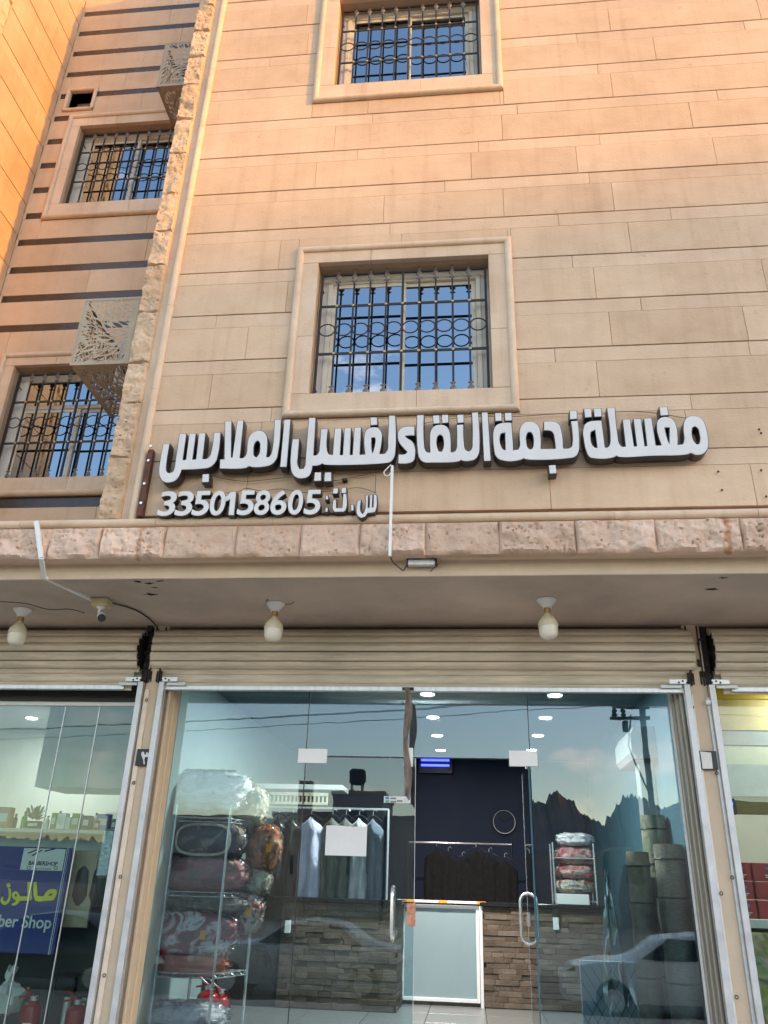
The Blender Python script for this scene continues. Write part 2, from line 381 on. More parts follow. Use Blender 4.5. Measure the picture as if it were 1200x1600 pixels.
def subtract(r, holes):
    out = [r]
    for hx0, hx1, hz0, hz1 in holes:
        nxt = []
        for x0, x1, z0, z1 in out:
            if x1 <= hx0 or x0 >= hx1 or z1 <= hz0 or z0 >= hz1: nxt.append((x0, x1, z0, z1)); continue
            if x0 < hx0: nxt.append((x0, hx0, z0, z1))
            if x1 > hx1: nxt.append((hx1, x1, z0, z1))
            if z0 < hz0: nxt.append((max(x0, hx0), min(x1, hx1), z0, hz0))
            if z1 > hz1: nxt.append((max(x0, hx0), min(x1, hx1), hz1, z1))
        out = nxt
    return [q for q in out if q[1] - q[0] > .006 and q[3] - q[2] > .006]

# window openings in the main wall: (x0,x1,z0,z1)
OPN = [(-1.36, .24, 5.475, 6.95), (-1.36, .24, 9.44, 10.89)]
SUR = [(-1.57, .455, 5.23, 7.14), (-1.57, .455, 9.18, 11.10)]
OPN_R = [(-5.17, -3.57, 5.46, 6.93), (-5.16, -3.56, 9.45, 10.88)]
SUR_R = [(-5.35, -3.33, 5.235, 7.10), (-5.345, -3.33, 9.195, 11.09)]
VENT = (-5.44, -5.10, 11.25, 11.61)

# --- front wall
fw = MB()
def wall_boxes(mb, x0, x1, z0, z1, holes, y0, y1):
    xs = sorted({x0, x1, *[h[0] for h in holes], *[h[1] for h in holes]}); zs = sorted({z0, z1, *[h[2] for h in holes], *[h[3] for h in holes]})
    for a, b in zip(xs, xs[1:]):
        for c, d in zip(zs, zs[1:]):
            cx, cz = (a + b) / 2, (c + d) / 2
            if any(h[0] < cx < h[1] and h[2] < cz < h[3] for h in holes): continue
            mb.box(a, b, y0, y1, c, d)
wall_boxes(fw, -3.02, 5.2, 4.15, 13.9, OPN, YF + .03, YF + .26)
fw.box(-3.02, -2.72, YF + .26, YR + .3, 4.25, 13.9)
front = fw.build('front_wall', M_mortar, B)
def stone_block(x0, x1, z0, z1, yf, m, parent, gap=.003):
    j = lambda a: rnd.uniform(-a, a)
    dy = j(.0015)
    mb = MB().cbox(x0 + gap / 2, x1 - gap / 2, yf + dy, YF + .034, z0 + gap / 2, z1 - gap / 2, .0025)
    return mb.build('stone_block', m, parent)
k = -1; z = G0 - GP
lens = lambda a, b: rnd.uniform(a, b)
while z < 13.4:
    zb = max(z, 4.27)
    # wide course sits proud above each groove, narrow course below the next one
    rows = [(zb, z + .363, YF - .0065, M_stone, 1.0, 2.1), (z + .3645, z + GP - .003, YF - .002, M_narrow, .9, 2.4)]
    for a, b, yf, m, l0, l1 in rows:
        x = -2.79 - rnd.uniform(0, .6)
        while x < 5.1:
            x1 = min(x + lens(l0, l1), 5.2)
            if 5.2 - x1 < .4: x1 = 5.2
            for q in subtract((max(x, -2.79), x1, a, b), SUR): stone_block(*q, yf, m, front)
            x = x1
    z += GP
# --- rough corner pier with its bullnose moulding
def rough_block(x0, x1, z0, z1, yf, depth, m, parent, name='rough_block', amp=.03, side=0, margin=.02, seed=None, dens=.022):
    nx = max(3, int((x1 - x0) / dens)); nz = max(3, int((z1 - z0) / dens)); sd = rnd.uniform(0, 100) if seed is None else seed
    vs = []; fs = []
    for i in range(nx + 1):
        for j in range(nz + 1):
            u, v = i / nx, j / nz; X, Z = x0 + (x1 - x0) * u, z0 + (z1 - z0) * v
            e = min(u * (x1 - x0), (1 - u) * (x1 - x0), v * (z1 - z0), (1 - v) * (z1 - z0)) / margin
            e = max(0, min(1, e))
            q = Vector((X * 11 + sd, Z * 11, sd)); h = noise.fractal(q, .6, 2.2, 4)
            cell = noise.voronoi(Vector((X * 30 + sd + .8 * noise.noise(q * 1.5), Z * 27 + sd, sd * .3)))[0]; pit = max(0, .42 - cell[0]) / .42
            step = noise.noise(Vector((X * 5 + sd, Z * 6, 9))); step = math.copysign(min(1, abs(step) * 5), step)
            off = e * amp * (.62 + .38 * h - .75 * pit ** 1.5 * (.5 + .5 * (noise.noise(q * .5) > -.15)) + .22 * step)
            wob = .004 * noise.noise(Vector((X * 20, Z * 20, sd)))
            vs.append((X + (wob if 0 < i < nx else 0), yf - off, Z + (wob if 0 < j < nz else 0)))
    nf = len(vs)
    for i in range(nx):
        for j in range(nz):
            a = i * (nz + 1) + j; fs.append((a, a + nz + 1, a + nz + 2, a + 1))
    ring = [i * (nz + 1) for i in range(nx + 1)] + [nx * (nz + 1) + j for j in range(1, nz + 1)] + [i * (nz + 1) + nz for i in range(nx - 1, -1, -1)] + [j for j in range(nz - 1, 0, -1)]
    for r in ring: vs.append((vs[r][0], yf + depth, vs[r][2]))
    R_ = len(ring)
    for q in range(R_): fs.append((ring[q], nf + q, nf + (q + 1) % R_, ring[(q + 1) % R_]))
    mb = MB(); mb.add(vs, fs); o = mb.build(name, m, parent, smooth=True, ang=42)
    return o
pier = MB().box(-3.04, -2.79, YF + .005, YF + .03, 4.21, 13.9).build('corner_pier', M_trim, B)
z = 4.28
while z < 13.6:
    h = rnd.uniform(.42, .60); rough_block(-3.06, -2.862, z, min(z + h, 13.9), YF - .012, .03, M_rough, pier, amp=.046, margin=.010, dens=.0125); z += h + .003
def halfround(p0, p1, r, n=10):
    """bullnose strip on the wall plane between two wall points"""
    mb = MB(); mb.tube([p0, p1], r, n); return mb
z = 4.27
mould = MB().box(-2.80, -2.725, YF - .005, YF + .03, 4.25, 13.9).build('corner_moulding', M_trim, B)
while z < 13.6:
    h = rnd.uniform(.9, 1.5); z1 = min(z + h, 13.9)
    MB().tube([(-2.757, YF - .012, z), (-2.757, YF - .012, z1 - .003)], .036, 14).build('moulding_piece', M_trim, mould, smooth=True); z = z1
# --- window surrounds, windows, grilles
def surround(op, su, yf):
    x0, x1, z0, z1 = op; X0, X1, Z0, Z1 = su
    s = MB()
    s.box(X0 + .02, X1 - .02, yf + .002, yf + .03, Z0 + .02, z0 - .002); s.box(X0 + .02, X1 - .02, yf + .002, yf + .03, z1 + .002, Z1 - .02)
    s.box(X0 + .02, x0 - .002, yf + .002, yf + .03, z0, z1); s.box(x1 + .002, X1 - .02, yf + .002, yf + .03, z0, z1)
    root = s.build('window_surround', M_mortar, B)
    m = .055; yb = yf + .20; yo = yf - .022
    pcs = []
    for a, b in ((X0 + m, (x0 + x1) / 2 - .3), ((x0 + x1) / 2 - .3, X1 - m)):
        pcs.append((a, b, z1, Z1 - m))
    for a, b in ((X0 + m, (x0 + x1) / 2 + .15), ((x0 + x1) / 2 + .15, X1 - m)): pcs.append((a, b, Z0 + m, z0))
    for a, b in ((z0, z0 + .62), (z0 + .62, z1)):
        pcs.append((X0 + m, x0, a, b)); pcs.append((x1, X1 - m, a, b))
    for a, b, c, d in pcs: MB().cbox(a + .001, b - .001, yo, yb, c + .001, d - .001, .003).build('surround_stone', M_trim, root)
    r = .034; q = .030; y = yf - .022
    ring = [(X0 + q, Z0 + q), (X1 - q, Z0 + q), (X1 - q, Z1 - q), (X0 + q, Z1 - q)]
    for i in range(4):                                     # mitred half-round strips
        a, b = Vector(ring[i]), Vector(ring[(i + 1) % 4]); d = (b - a).normalized(); nrm = Vector((d.y, -d.x)); n = 12; vs = []; fs = []
        for end, sgn in ((a, 1), (b, -1)):
            for k in range(n):
                th = 2 * math.pi * k / n; lat = math.cos(th) * r; dep = math.sin(th) * r
                # mitre: the end slides along the strip with the lateral offset
                p = end + nrm * lat - d * sgn * lat * 1.0
                vs.append((p.x, y - dep, p.y))
        for k in range(n): fs.append((k, (k + 1) % n, n + (k + 1) % n, n + k))
        fs += [tuple(range(n)), tuple(range(n, 2 * n))]
        mb = MB(); mb.add(vs, fs); mb.build('moulding_piece', M_trim, root, smooth=True)
    return root
def window(op, y, transom=False, blind=False):
    x0, x1, z0, z1 = op; y1 = y + .05; f = MB()
    e = .075                                               # white reveal strip round the aluminium frame
    X0, X1, Z0, Z1 = x0 + e, x1 - e, z0 + .01, z1 - e
    t = .045
    f.cbox(X0, X1, y - .01, y1, Z1 - t, Z1, .004); f.cbox(X0, X1, y - .01, y1, Z0, Z0 + t, .004)
    f.cbox(X0, X0 + t, y - .01, y1, Z0 + t, Z1 - t, .004); f.cbox(X1 - t, X1, y - .01, y1, Z0 + t, Z1 - t, .004)
    if transom: f.cbox(X0 + t, X1 - t, y - .008, y1, Z1 - .42, Z1 - .37, .004)
    w = f.build('window', M_cream, B)
    rv = MB(); rv.box(x0 - .002, X0 + .002, y + .005, y1, z0, z1); rv.box(X1 - .002, x1 + .002, y + .005, y1, z0, z1); rv.box(X0 + .002, X1 - .002, y + .005, y1, Z1 - .002, z1 + .002)
    rv.box(x0, x1, y1, y1 + .02, z0, z1)
    rv.build('reveal_lining', M_white_plaster, w)
    zt = Z1 - .42 if transom else Z1 - t; xm = (X0 + X1) / 2
    for a, b, yy in ((X0 + t, xm + .02, y + .002), (xm - .02, X1 - t, y + .022)):
        s = MB(); q = .042
        s.cbox(a, b, yy, yy + .018, zt - q, zt, .003); s.cbox(a, b, yy, yy + .018, Z0 + t, Z0 + t + q, .003)
        s.cbox(a, a + q, yy, yy + .018, Z0 + t + q, zt - q, .003); s.cbox(b - q, b, yy, yy + .018, Z0 + t + q, zt - q, .003)
        s.build('sash_frame', M_cream, w)
        MB().box(a + q, b - q, yy + .007, yy + .012, Z0 + t + q, zt - q).build('pane', M_mirror, w)
    if transom: MB().box(X0 + t, X1 - t, y + .012, y + .018, Z1 - .37, Z1 - t).build('pane', M_mirror, w)
    return w
def grille(op, y):
    x0, x1, z0, z1 = op; a, b = x0 + .03, x1 - .03; n = 10; sp = (b - a) / n
    zt, zu, zl = z1 - .06, z0 + 1.03, z0 + .49; zbot = z0 + .012
    f = MB(); h = .010
    f.box(a - .011, a + .011, y - h, y + h, zbot, zt); f.box(b - .011, b + .011, y - h, y + h, zbot, zt)
    f.box(a + .008, b - .008, y - .009, y + .009, zt - .018, zt); f.box(a + .008, b - .008, y - .004, y + .004, zu - .013, zu + .013); f.box(a + .008, b - .008, y - .004, y + .004, zl - .013, zl + .013)
    for xx in (a, b): f.tube([(xx, y, zt - .15), (xx + .002, y + .09, zt - .15)], .006, 6); f.tube([(xx, y, z0 + .14), (xx, y + .09, z0 + .14)], .006, 6)
    g = f.build('window_grille', M_iron, B)
    first = {}
    def put(key, name, mb_fn, m, loc, smooth=False):
        if key in first: return clone(first[key], g, loc)
        o = mb_fn().build(name, m, g, smooth=smooth, pivot=(0, 0, 0)); o.location = Vector(loc) - wloc(g); WL[o.name] = Vector(loc); first[key] = o; return o
    zs, ze = z0 + .15, z1 - .17
    for i in range(1, n):
        x = a + sp * i
        if i == 5: put('long', 'bar', lambda: MB().box(-.0105, .0105, -.010, .010, zbot - z0 + .004 - .02, zt - z0 - .018), M_iron, (x, y, z0)); 
        else:
            put('bar', 'bar', lambda: MB().box(-.0080, .0080, -.0075, .0075, zs - z0, ze - z0), M_iron, (x, y, z0))
            def spear():
                mb = MB(); pr = [(.009, 0), (.024, .014), (.011, .030), (.012, .040), (.031, .066), (.018, .115), (.002, .168)]
                mb.lathe(pr, n=6)
                for sx in (-1, 1): mb.tube([(0, 0, .02), (sx * .02, 0, .022), (sx * .028, 0, .01)], [.005, .005, .003], 5)
                mb.v = [(v[0], v[1] * .5, v[2]) for v in mb.v]; return mb
            put('up', 'finial', spear, M_spear, (x, y, ze))
            def spear_dn():
                mb = spear(); mb.v = [(v[0], v[1], -v[2]) for v in mb.v]; mb.f = [t[::-1] for t in mb.f]; return mb
            put('dn', 'finial', spear_dn, M_spear, (x, y, zs))
        for zz in (zu, zl):
            put('boss', 'boss', lambda: MB().lathe([(.004, -.018), (.013, -.014), (.017, -.004), (.017, .004), (.012, .012)], axis=(0, 1, 0), n=10), M_brass, (x, y, zz), True)
    rr = sp * .47; zc = z0 + .755
    def ring():
        return MB().tube([(rr * math.cos(t), 0, rr * .92 * math.sin(t)) for t in [2 * math.pi * q / 20 for q in range(20)]], .0068, 6, closed=True)
    for i in range(n): put('ring', 'ring', ring, M_iron, (a + sp * (i + .5), y - .005, zc), True)
    return g
for op, su in zip(OPN, SUR): surround(op, su, YF); window(op, YF + .165); grille(op, YF + .085)
for i, (op, su) in enumerate(zip(OPN_R, SUR_R)): surround(op, su, YR); window(op, YR + .165, transom=(i == 0)); grille(op, YR + .085)

# --- recess wall: pale courses with dark inlaid bands
rw = MB(); wall_boxes(rw, XL - .25, -2.9, 3.9, 15.2, OPN_R + [VENT], YR + .03, YR + .26)
recess = rw.build('recess_wall', M_mortar, B)
bands = [5.11] + [7.435 + .45 * i for i in range(0, 18)]
holes_r = SUR_R + [(-5.49, -5.05, 11.21, 11.65)]
prev = 4.2
def rblock(x0, x1, z0, z1):
    for q in subtract((x0, x1, z0, z1), holes_r):
        a, b, c, d = q
        MB().cbox(a + .001, b - .001, YR + rnd.uniform(-.001, .001), YR + .034, c + .001, d - .001, .003).build('stone_block', M_stone, recess)
for bz in bands:
    z0, z1 = prev, bz
    if bz == 7.435:                                         # plain courses beside the lower window
        zz = [prev, 5.6, 6.0, 6.42, 6.9, bz]
    else: zz = [z0, z1]
    for c, d in zip(zz, zz[1:]):
        x = XL
        while x < -2.9:
            x1 = min(x + rnd.uniform(.9, 1.8), -2.9)
            if -2.9 - x1 < .3: x1 = -2.9
            rblock(x, x1, c, d); x = x1
    h = .12 if bz == 5.11 else .10
    for q in subtract((XL + .035, -2.9, bz, bz + h), holes_r):
        MB().cbox(q[0], q[1], YR + .006, YR + .032, q[2] + .001, q[3] - .001, .002).build('dark_inlay', M_inlay, recess)
    for q in subtract((XL, XL + .034, bz, bz + h), holes_r): MB().box(q[0], q[1], YR, YR + .03, q[2], q[3]).build('stone_block', M_stone, recess)
    prev = bz + h
# vent opening with its small moulded frame
vf = MB(); X0, X1, Z0, Z1 = -5.49, -5.05, 11.21, 11.65
vf.box(X0 + .01, VENT[0], YR - .004, YR + .2, VENT[2], VENT[3]); vf.box(VENT[1], X1 - .01, YR - .004, YR + .2, VENT[2], VENT[3]); vf.box(X0 + .01, X1 - .01, YR - .004, YR + .2, VENT[3], Z1 - .01); vf.box(X0 + .01, X1 - .01, YR - .004, YR + .2, Z0 + .01, VENT[2])
vent = vf.build('vent_frame', M_trim, B)
for p, q in (((X0 + .02, Z0 + .02), (X1 - .02, Z0 + .02)), ((X0 + .02, Z1 - .02), (X1 - .02, Z1 - .02)), ((X0 + .02, Z0 + .02), (X0 + .02, Z1 - .02)), ((X1 - .02, Z0 + .02), (X1 - .02, Z1 - .02))):
    MB().tube([(p[0], YR - .012, p[1]), (q[0], YR - .012, q[1])], .026, 10).build('moulding_piece', M_trim, vent, smooth=True)
MB().add([(VENT[0], YR + .12, VENT[2]), (VENT[1], YR + .12, VENT[2]), (VENT[1], YR + .12, VENT[3] - .02), (VENT[1] - .03, YR + .16, VENT[3])], [(0, 1, 2), (0, 2, 3)]).build('dark_flap', M_soot, vent)
MB().box(VENT[0], VENT[1], YR + .19, YR + .2, VENT[2], VENT[3]).build('back_board', M_jamb, vent)

# --- side wall facing the sun
sw = MB().box(XL - .26, XL - .03, YF + .0, YR + .26, 4.25, 15.2).build('side_wall', M_mortar, B)
z = G0 - GP
while z < 14.8:
    zb = max(z, 4.27)
    for a, b, xf, m in ((zb, z + .3625, XL, M_stone), (z + .3645, z + GP - .003, XL - .006, M_narrow)):
        cuts = [5.93, rnd.uniform(6.3, 6.9), YR] if rnd.random() < .55 else [5.93, YR]
        for c, d in zip(cuts, cuts[1:]):
            MB().cbox(XL - .034, xf + rnd.uniform(-.001, .001), c + .001, d - .001, a + .001, b - .001, .0025).build('stone_block', m, sw)
    z += GP
z = 4.28
while z < 14.8:
    h = rnd.uniform(.42, .6); o = rough_block(-.105, .105, 0, h, 0, .03, M_rough, sw, amp=.03, margin=.012)
    o.rotation_euler = (0, 0, math.radians(90)); o.location = Vector((XL - .005, 5.82, z + h / 2)) - wloc(sw); z += h + .003

# --- ledge, rough stone fascia, plaster beam and soffit
ledge = MB().box(-8.2, 5.2, YF - .03, YF + .03, 4.205, 4.272).build('ledge', M_trim, B)
x = -8.2
while x < 5.1:
    x1 = min(x + rnd.uniform(.85, 1.5), 5.2)
    MB().tube([(x, YF - .045, 4.243 + rnd.uniform(-.002, .002)), (x1 - .003, YF - .045, 4.243)], .037, 14).build('ledge_piece', M_trim, ledge, smooth=True); x = x1
beam = MB().box(-8.2, 5.2, YF + .11, YF + .40, 3.820, 4.20)
beam.box(-8.2, 5.2, YF + .02, YF + .11, 3.945, 4.20); beam.box(-8.2, 5.2, YF + .06, YR + .03, 4.20, 4.255)
beam = beam.build('canopy_beam', M_plaster, B)
x = -8.2
for wdt in (.62,) * 0 + tuple(rnd.uniform(.42, .66) for _ in range(27)):
    x1 = min(x + wdt, 5.2)
    rough_block(x, x1 - .002, 3.935, 4.207, YF - .045, .065, M_rose, beam, amp=.050 if rnd.random() < .85 else .03, margin=.022, dens=.0115); x = x1
    if x > 5.1: break
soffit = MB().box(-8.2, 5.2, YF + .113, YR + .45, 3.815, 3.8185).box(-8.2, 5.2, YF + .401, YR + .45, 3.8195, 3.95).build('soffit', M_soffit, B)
for cx, cy, w_, s_ in ((237, 929, .09, 1), (232, 912, .07, 2), (250, 908, .05, 3), (215, 909, .06, 4), (1113, 921, .08, 5), (1128, 903, .05, 6), (243, 918, .04, 7)):
    p = atz(cx, cy, 3.812); vs = []; n = 14
    for q in range(n):
        a = 2 * math.pi * q / n; r = w_ * (.35 + .65 * abs(noise.noise(Vector((math.cos(a) * 1.5 + s_ * 7, math.sin(a) * 1.5, s_)))) * 1.8)
        vs.append((p.x + math.cos(a) * r, p.y + math.sin(a) * r * .5, 3.812))
    MB().add(vs, [tuple(range(n))[::-1]]).build('peeled_paint_patch', M_soot, soffit)

# --- shop piers and partitions
FL = .45
def pier_(x0, x1, xa, xb, name='shop_pier'):
    p = MB().cbox(x0, x1, YR + .0, YR + .10, FL - .3, 3.815, .006); p.box(xa, xb, YR + .10, 13.6, FL, 3.815)
    return p.build(name, M_plaster, B)
p1 = pier_(-3.012, -2.868, -3.07, -2.81); p2 = pier_(1.912, 2.058, 1.862, 2.11)
# stepped jamb linings inside the shutter guides
for x0, x1 in ((-2.809, -2.79),): 
    MB().cbox(-2.81, -2.782, YR + .06, YR + .155, FL, 3.45, .004).build('jamb_lining', M_jamb, B); MB().cbox(-2.81, -2.768, YR + .16, YR + .29, FL, 3.45, .004).build('jamb_lining', M_jamb, B)
for a, b, c in ((1.835, YR + .06, YR + .13), (1.815, YR + .135, YR + .21), (1.80, YR + .215, YR + .29)):
    MB().cbox(a, 1.862, b, c, FL, 3.45, .005).build('jamb_lining', M_jamb_alu, B)
MB().box(1.784, 1.80, YR + .27, YR + .29, FL, 3.3).build('jamb_trim', M_plastic_w, B)
# concrete slab, street side
MB().box(-3.08, 5.2, 6.9, 13.6, FL - .5, FL).build('shop_floor_slab', M_plaster, B); FB = .12; MB().box(-8.2, -3.082, 6.9, 13.6, FB - .4, FB).build('shop_floor_slab', M_plaster, B)
MB().box(-8.2, 5.2, 13.6, 13.8, FL, 3.9).build('rear_wall', M_navy, B)
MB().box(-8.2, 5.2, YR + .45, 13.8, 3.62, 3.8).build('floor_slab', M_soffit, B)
MB().box(-8.4, -8.2, 5.9, 13.8, -.4, 4.2).build('end_wall', M_plaster, B); MB().box(5.2, 5.4, 5.8, 13.8, -.4, 13.9).build('end_wall', M_plaster, B)
MB().box(-8.4, 5.4, YR + .5, YR + 6, 13.95, 14.1).build('roof_slab', M_plaster, B)

# ================================================================== SIGN LETTERS
SY = 5.665
CR = {'A': (230, 640, 250 / 1200), 'B': (440, 640, 260 / 1200), 'C': (660, 630, 260 / 1200), 'D': (880, 630, 240 / 1200), 'N': (230, 740, 390 / 1200)}
def sq(*p): return [tuple(p[i:i + 2]) for i in range(0, len(p), 2)]
SG = thing('shop_name_sign', 'large white Arabic channel letters with black sides spelling the laundry name under the window', 'sign', (-.3, SY, 4.5))
RG = thing('registration_number_sign', 'smaller row of white raised digits and Arabic abbreviation on the wall above the ledge', 'sign', (-1.7, SY, 4.25))
def letter(crop, contours, parent, name='letter', depth=.095, SYY=SY):
    ox, oy, sc = CR[crop]
    cs = []
    for c in contours:
        cs.append([(lambda w: (w.x, w.z))(at(ox + sc * x, oy + sc * y, SYY)) for x, y in c])
    side = mesh_part(name, outline_mesh(name, cs, depth, offset=.0045), M_side, parent, (0, SYY + depth / 2 + .002, 0))
    mesh_part('letter_face', outline_mesh('letter_face', cs, .006, offset=-.001), M_face, side, (0, SYY, 0))
    return side
D_main = sq(158,200, 164,300, 180,370, 205,418, 240,430, 395,422, 415,410, 438,420, 700,411, 965,401, 1000,390, 1030,403, 1080,400, 1115,375, 1131,340, 1130,280, 1117,205, 1093,140, 1060,110, 1015,101, 970,112, 945,150, 940,200, 946,290, 935,322, 893,328, 893,260, 884,190, 860,135, 815,110, 770,113, 738,140, 732,190, 745,260, 770,330, 722,333, 688,117, 632,122, 657,335, 635,338, 605,122, 550,126, 577,338, 552,340, 520,126, 465,130, 490,340, 462,343, 440,322, 425,260, 402,38, 343,40, 370,290, 362,330, 345,347, 325,347, 298,137, 220,142, 180,158)
letter('D', [D_main, sq(250,207, 268,350, 248,350, 225,325, 212,265, 214,225), sq(790,190, 832,190, 830,322, 815,290), sq(1008,190, 1030,181, 1052,197, 1066,240, 1070,295, 1060,322, 1040,322, 1018,295, 1003,240)], SG)
for q in (sq(162,47, 217,45, 222,108, 172,112), sq(237,44, 297,42, 300,104, 245,107), sq(752,32, 812,30, 820,93, 762,97)): letter('D', [q], SG, 'letter_dot')
C_main = sq(511,240, 516,320, 533,385, 570,410, 705,409, 730,397, 752,405, 1050,397, 1100,385, 1125,350, 1131,300, 1120,128, 1072,131, 1083,290, 1073,318, 1050,328, 1015,328, 1000,195, 980,150, 940,134, 877,135, 877,197, 925,200, 945,220, 953,250, 962,330, 853,331, 851,225, 838,170, 805,140, 765,134, 725,150, 703,190, 701,250, 703,310, 690,336, 655,340, 642,142, 570,145, 535,160, 515,195)
letter('C', [C_main, sq(597,212, 600,340, 580,335, 563,300, 557,250, 565,220), sq(762,209, 785,209, 799,235, 803,280, 795,325, 777,336, 760,322, 749,280, 750,230)], SG)
for q in (sq(1062,57, 1113,55, 1115,113, 1065,117), sq(523,73, 570,72, 572,127, 527,130), sq(594,72, 643,70, 645,124, 597,127), sq(912,450, 960,447, 968,505, 918,508)): letter('C', [q], SG, 'letter_dot')
letter('C', [sq(428,70, 470,67, 493,415, 445,418)], SG)
L_main = sq(-38,88, 10,86, 12,300, 22,342, 40,357, 58,355, 55,260, 62,200, 87,167, 130,157, 168,166, 193,200, 203,260, 204,354, 228,352, 246,330, 250,290, 248,158, 295,155, 301,300, 312,338, 335,350, 355,332, 362,270, 357,70, 402,68, 411,330, 403,372, 380,403, 350,414, 300,417, 278,409, 262,419, 60,428, 15,426, -17,404, -32,350)
letter('C', [L_main, sq(125,227, 143,235, 154,270, 154,318, 140,350, 120,350, 106,320, 102,270, 110,238)], SG)
for q in (sq(75,90, 122,88, 125,145, 80,148), sq(140,86, 186,84, 188,140, 143,144), sq(250,86, 297,83, 298,140, 254,143)): letter('C', [q], SG, 'letter_dot')
letter('B', [sq(958,123, 880,128, 850,148, 838,190, 848,235, 878,275, 908,305, 893,321, 843,325, 843,388, 915,387, 950,370, 962,330, 960,270, 942,232, 905,207, 888,192, 905,188, 958,187)], SG)
B_main = sq(775,45, 820,45, 820,300, 810,345, 783,377, 740,387, 310,397, 292,388, 272,400, 222,405, 214,445, 194,480, 155,495, 110,490, 80,463, 66,400, 68,320, 80,215, 127,213, 116,340, 115,400, 130,429, 160,428, 172,400, 175,360, 198,62, 245,60, 229,331, 250,330, 269,310, 275,270, 285,142, 333,140, 328,295, 342,325, 370,328, 385,138, 432,136, 420,328, 443,328, 455,135, 500,133, 492,328, 513,327, 526,132, 573,130, 563,327, 604,325, 598,190, 612,150, 650,130, 695,131, 720,165, 722,220, 705,322, 742,320, 763,295, 768,230)
letter('B', [B_main, sq(647,203, 673,200, 678,218, 657,318, 651,300)], SG)
for q in (sq(640,58, 688,57, 690,110, 643,113), sq(240,455, 285,453, 285,513, 235,516), sq(313,455, 358,453, 358,516, 308,518)): letter('B', [q], SG, 'letter_dot')
letter('A', [sq(1030,77, 1075,75, 1045,430, 998,430)], SG)
A_main = sq(585,90, 632,88, 628,360, 640,362, 678,83, 722,82, 693,366, 720,365, 743,340, 753,260, 773,195, 818,163, 862,163, 890,187, 901,235, 892,358, 915,357, 933,330, 957,78, 1003,77, 981,320, 962,380, 925,415, 880,427, 790,432, 765,425, 742,437, 545,442, 548,375, 580,375)
letter('A', [A_main, sq(825,232, 842,243, 848,285, 840,335, 820,360, 803,350, 797,308, 805,255)], SG)
letter('A', [sq(245,183, 293,182, 265,380, 292,378, 318,180, 365,180, 338,377, 368,374, 390,178, 437,177, 414,371, 445,370, 470,350, 484,310, 503,175, 550,173, 526,355, 507,400, 470,432, 425,442, 258,450, 242,490, 215,528, 175,545, 130,543, 100,512, 91,465, 100,380, 122,258, 168,255, 141,440, 147,468, 168,479, 194,468, 206,440, 215,380)], SG)
letter('A', [sq(417,487, 463,484, 462,543, 412,545)], SG, 'letter_dot')
letter('N', [sq(1012,130, 1028,128, 1025,180, 1035,195, 1045,182, 1050,105, 1062,105, 1060,165, 1069,165, 1072,104, 1083,104, 1080,163, 1088,163, 1090,103, 1103,103, 1100,172, 1092,186, 1058,190, 1047,206, 1028,213, 1012,202, 1006,175)], RG, depth=.07)
for q in (sq(980,150, 992,150, 992,178, 980,178), sq(895,72, 918,70, 916,95, 893,97), sq(935,70, 957,68, 956,92, 934,94), sq(858,108, 870,108, 870,125, 858,125), sq(857,165, 869,165, 868,183, 856,184)): letter('N', [q], RG, 'letter_dot', depth=.07)
letter('N', [sq(895,128, 908,126, 908,166, 938,166, 943,97, 957,97, 955,172, 945,183, 900,184, 893,172)], RG, depth=.07)
# digits
dx = [(47,128), (130,210), (212,290), (296,367), (372,425), (430,506), (511,582), (590,664), (675,743), (752,828)]
for ch, (a, b) in zip('3350158605', dx):
    if ch == '1': letter('N', [sq(376,112, 388,104, 400,88, 428,88, 417,200, 391,200, 399,122, 384,132, 374,134)], RG, 'digit', depth=.07); continue
    ymid = 147 - (a - 50) * .010
    pL = at(230 + .325 * a, 740 + .325 * (ymid + 56), SY); pR = at(230 + .325 * b, 740 + .325 * (ymid + 55), SY); pT = at(230 + .325 * (a + b) / 2, 740 + .325 * (ymid - 60), SY)
    hgt = pT.z - (pL.z + pR.z) / 2; wid = pR.x - pL.x
    for nm, dep, off, m, yy in (('digit', .07, .024, M_side, SY + .037), ('digit_face', .006, .018, M_face, SY)):
        me = text_mesh(ch, 1.0, dep, offset=off, shear=.05)
        co = np.empty(len(me.vertices) * 3); me.vertices.foreach_get('co', co); co = co.reshape(-1, 3)
        if nm == 'digit': lo, hi = co.min(0), co.max(0)
        sx = (wid + .008) / (hi[0] - lo[0]); sz = (hgt + .008) / (hi[2] - lo[2])
        co[:, 0] = (co[:, 0] - lo[0]) * sx + pL.x - .004; co[:, 2] = (co[:, 2] - lo[2]) * sz + min(pL.z, pR.z) - .004
        me.vertices.foreach_set('co', co.ravel()); me.update()
        o = mesh_part(nm, me, m, RG if nm == 'digit' else o, (0, yy, 0))
# wiring of the sign
def wire(pts, name, label, m=M_dark, r=.004, n=5, cat='cable', parent=None):
    P = []
    pts = [Vector(p) for p in pts]
    for i in range(len(pts) - 1):
        a, b, c, d = pts[max(i - 1, 0)], pts[i], pts[i + 1], pts[min(i + 2, len(pts) - 1)]
        for q in range(5):
            t = q / 5; P.append(.5 * ((2 * b) + (c - a) * t + (2 * a - 5 * b + 4 * c - d) * t * t + (3 * b - a - 3 * c + d) * t ** 3))
    P.append(pts[-1]); o = MB().tube(P, r, n).build(name, m, parent, smooth=True)
    if label: tag(o, label, cat)
    return o
M_wire = mat('grey_brown_wire', (.10, .075, .06), .6)
aw = lambda px, py, Y=5.765: tuple(at(px, py, Y))
wire([aw(322, 742), aw(350, 748), aw(385, 752), aw(430, 748), aw(470, 745), aw(520, 751), aw(560, 744), aw(610, 732)], 'sign_wire', 'thin grey wire sagging between the big letters and the digits', M_wire, .003)
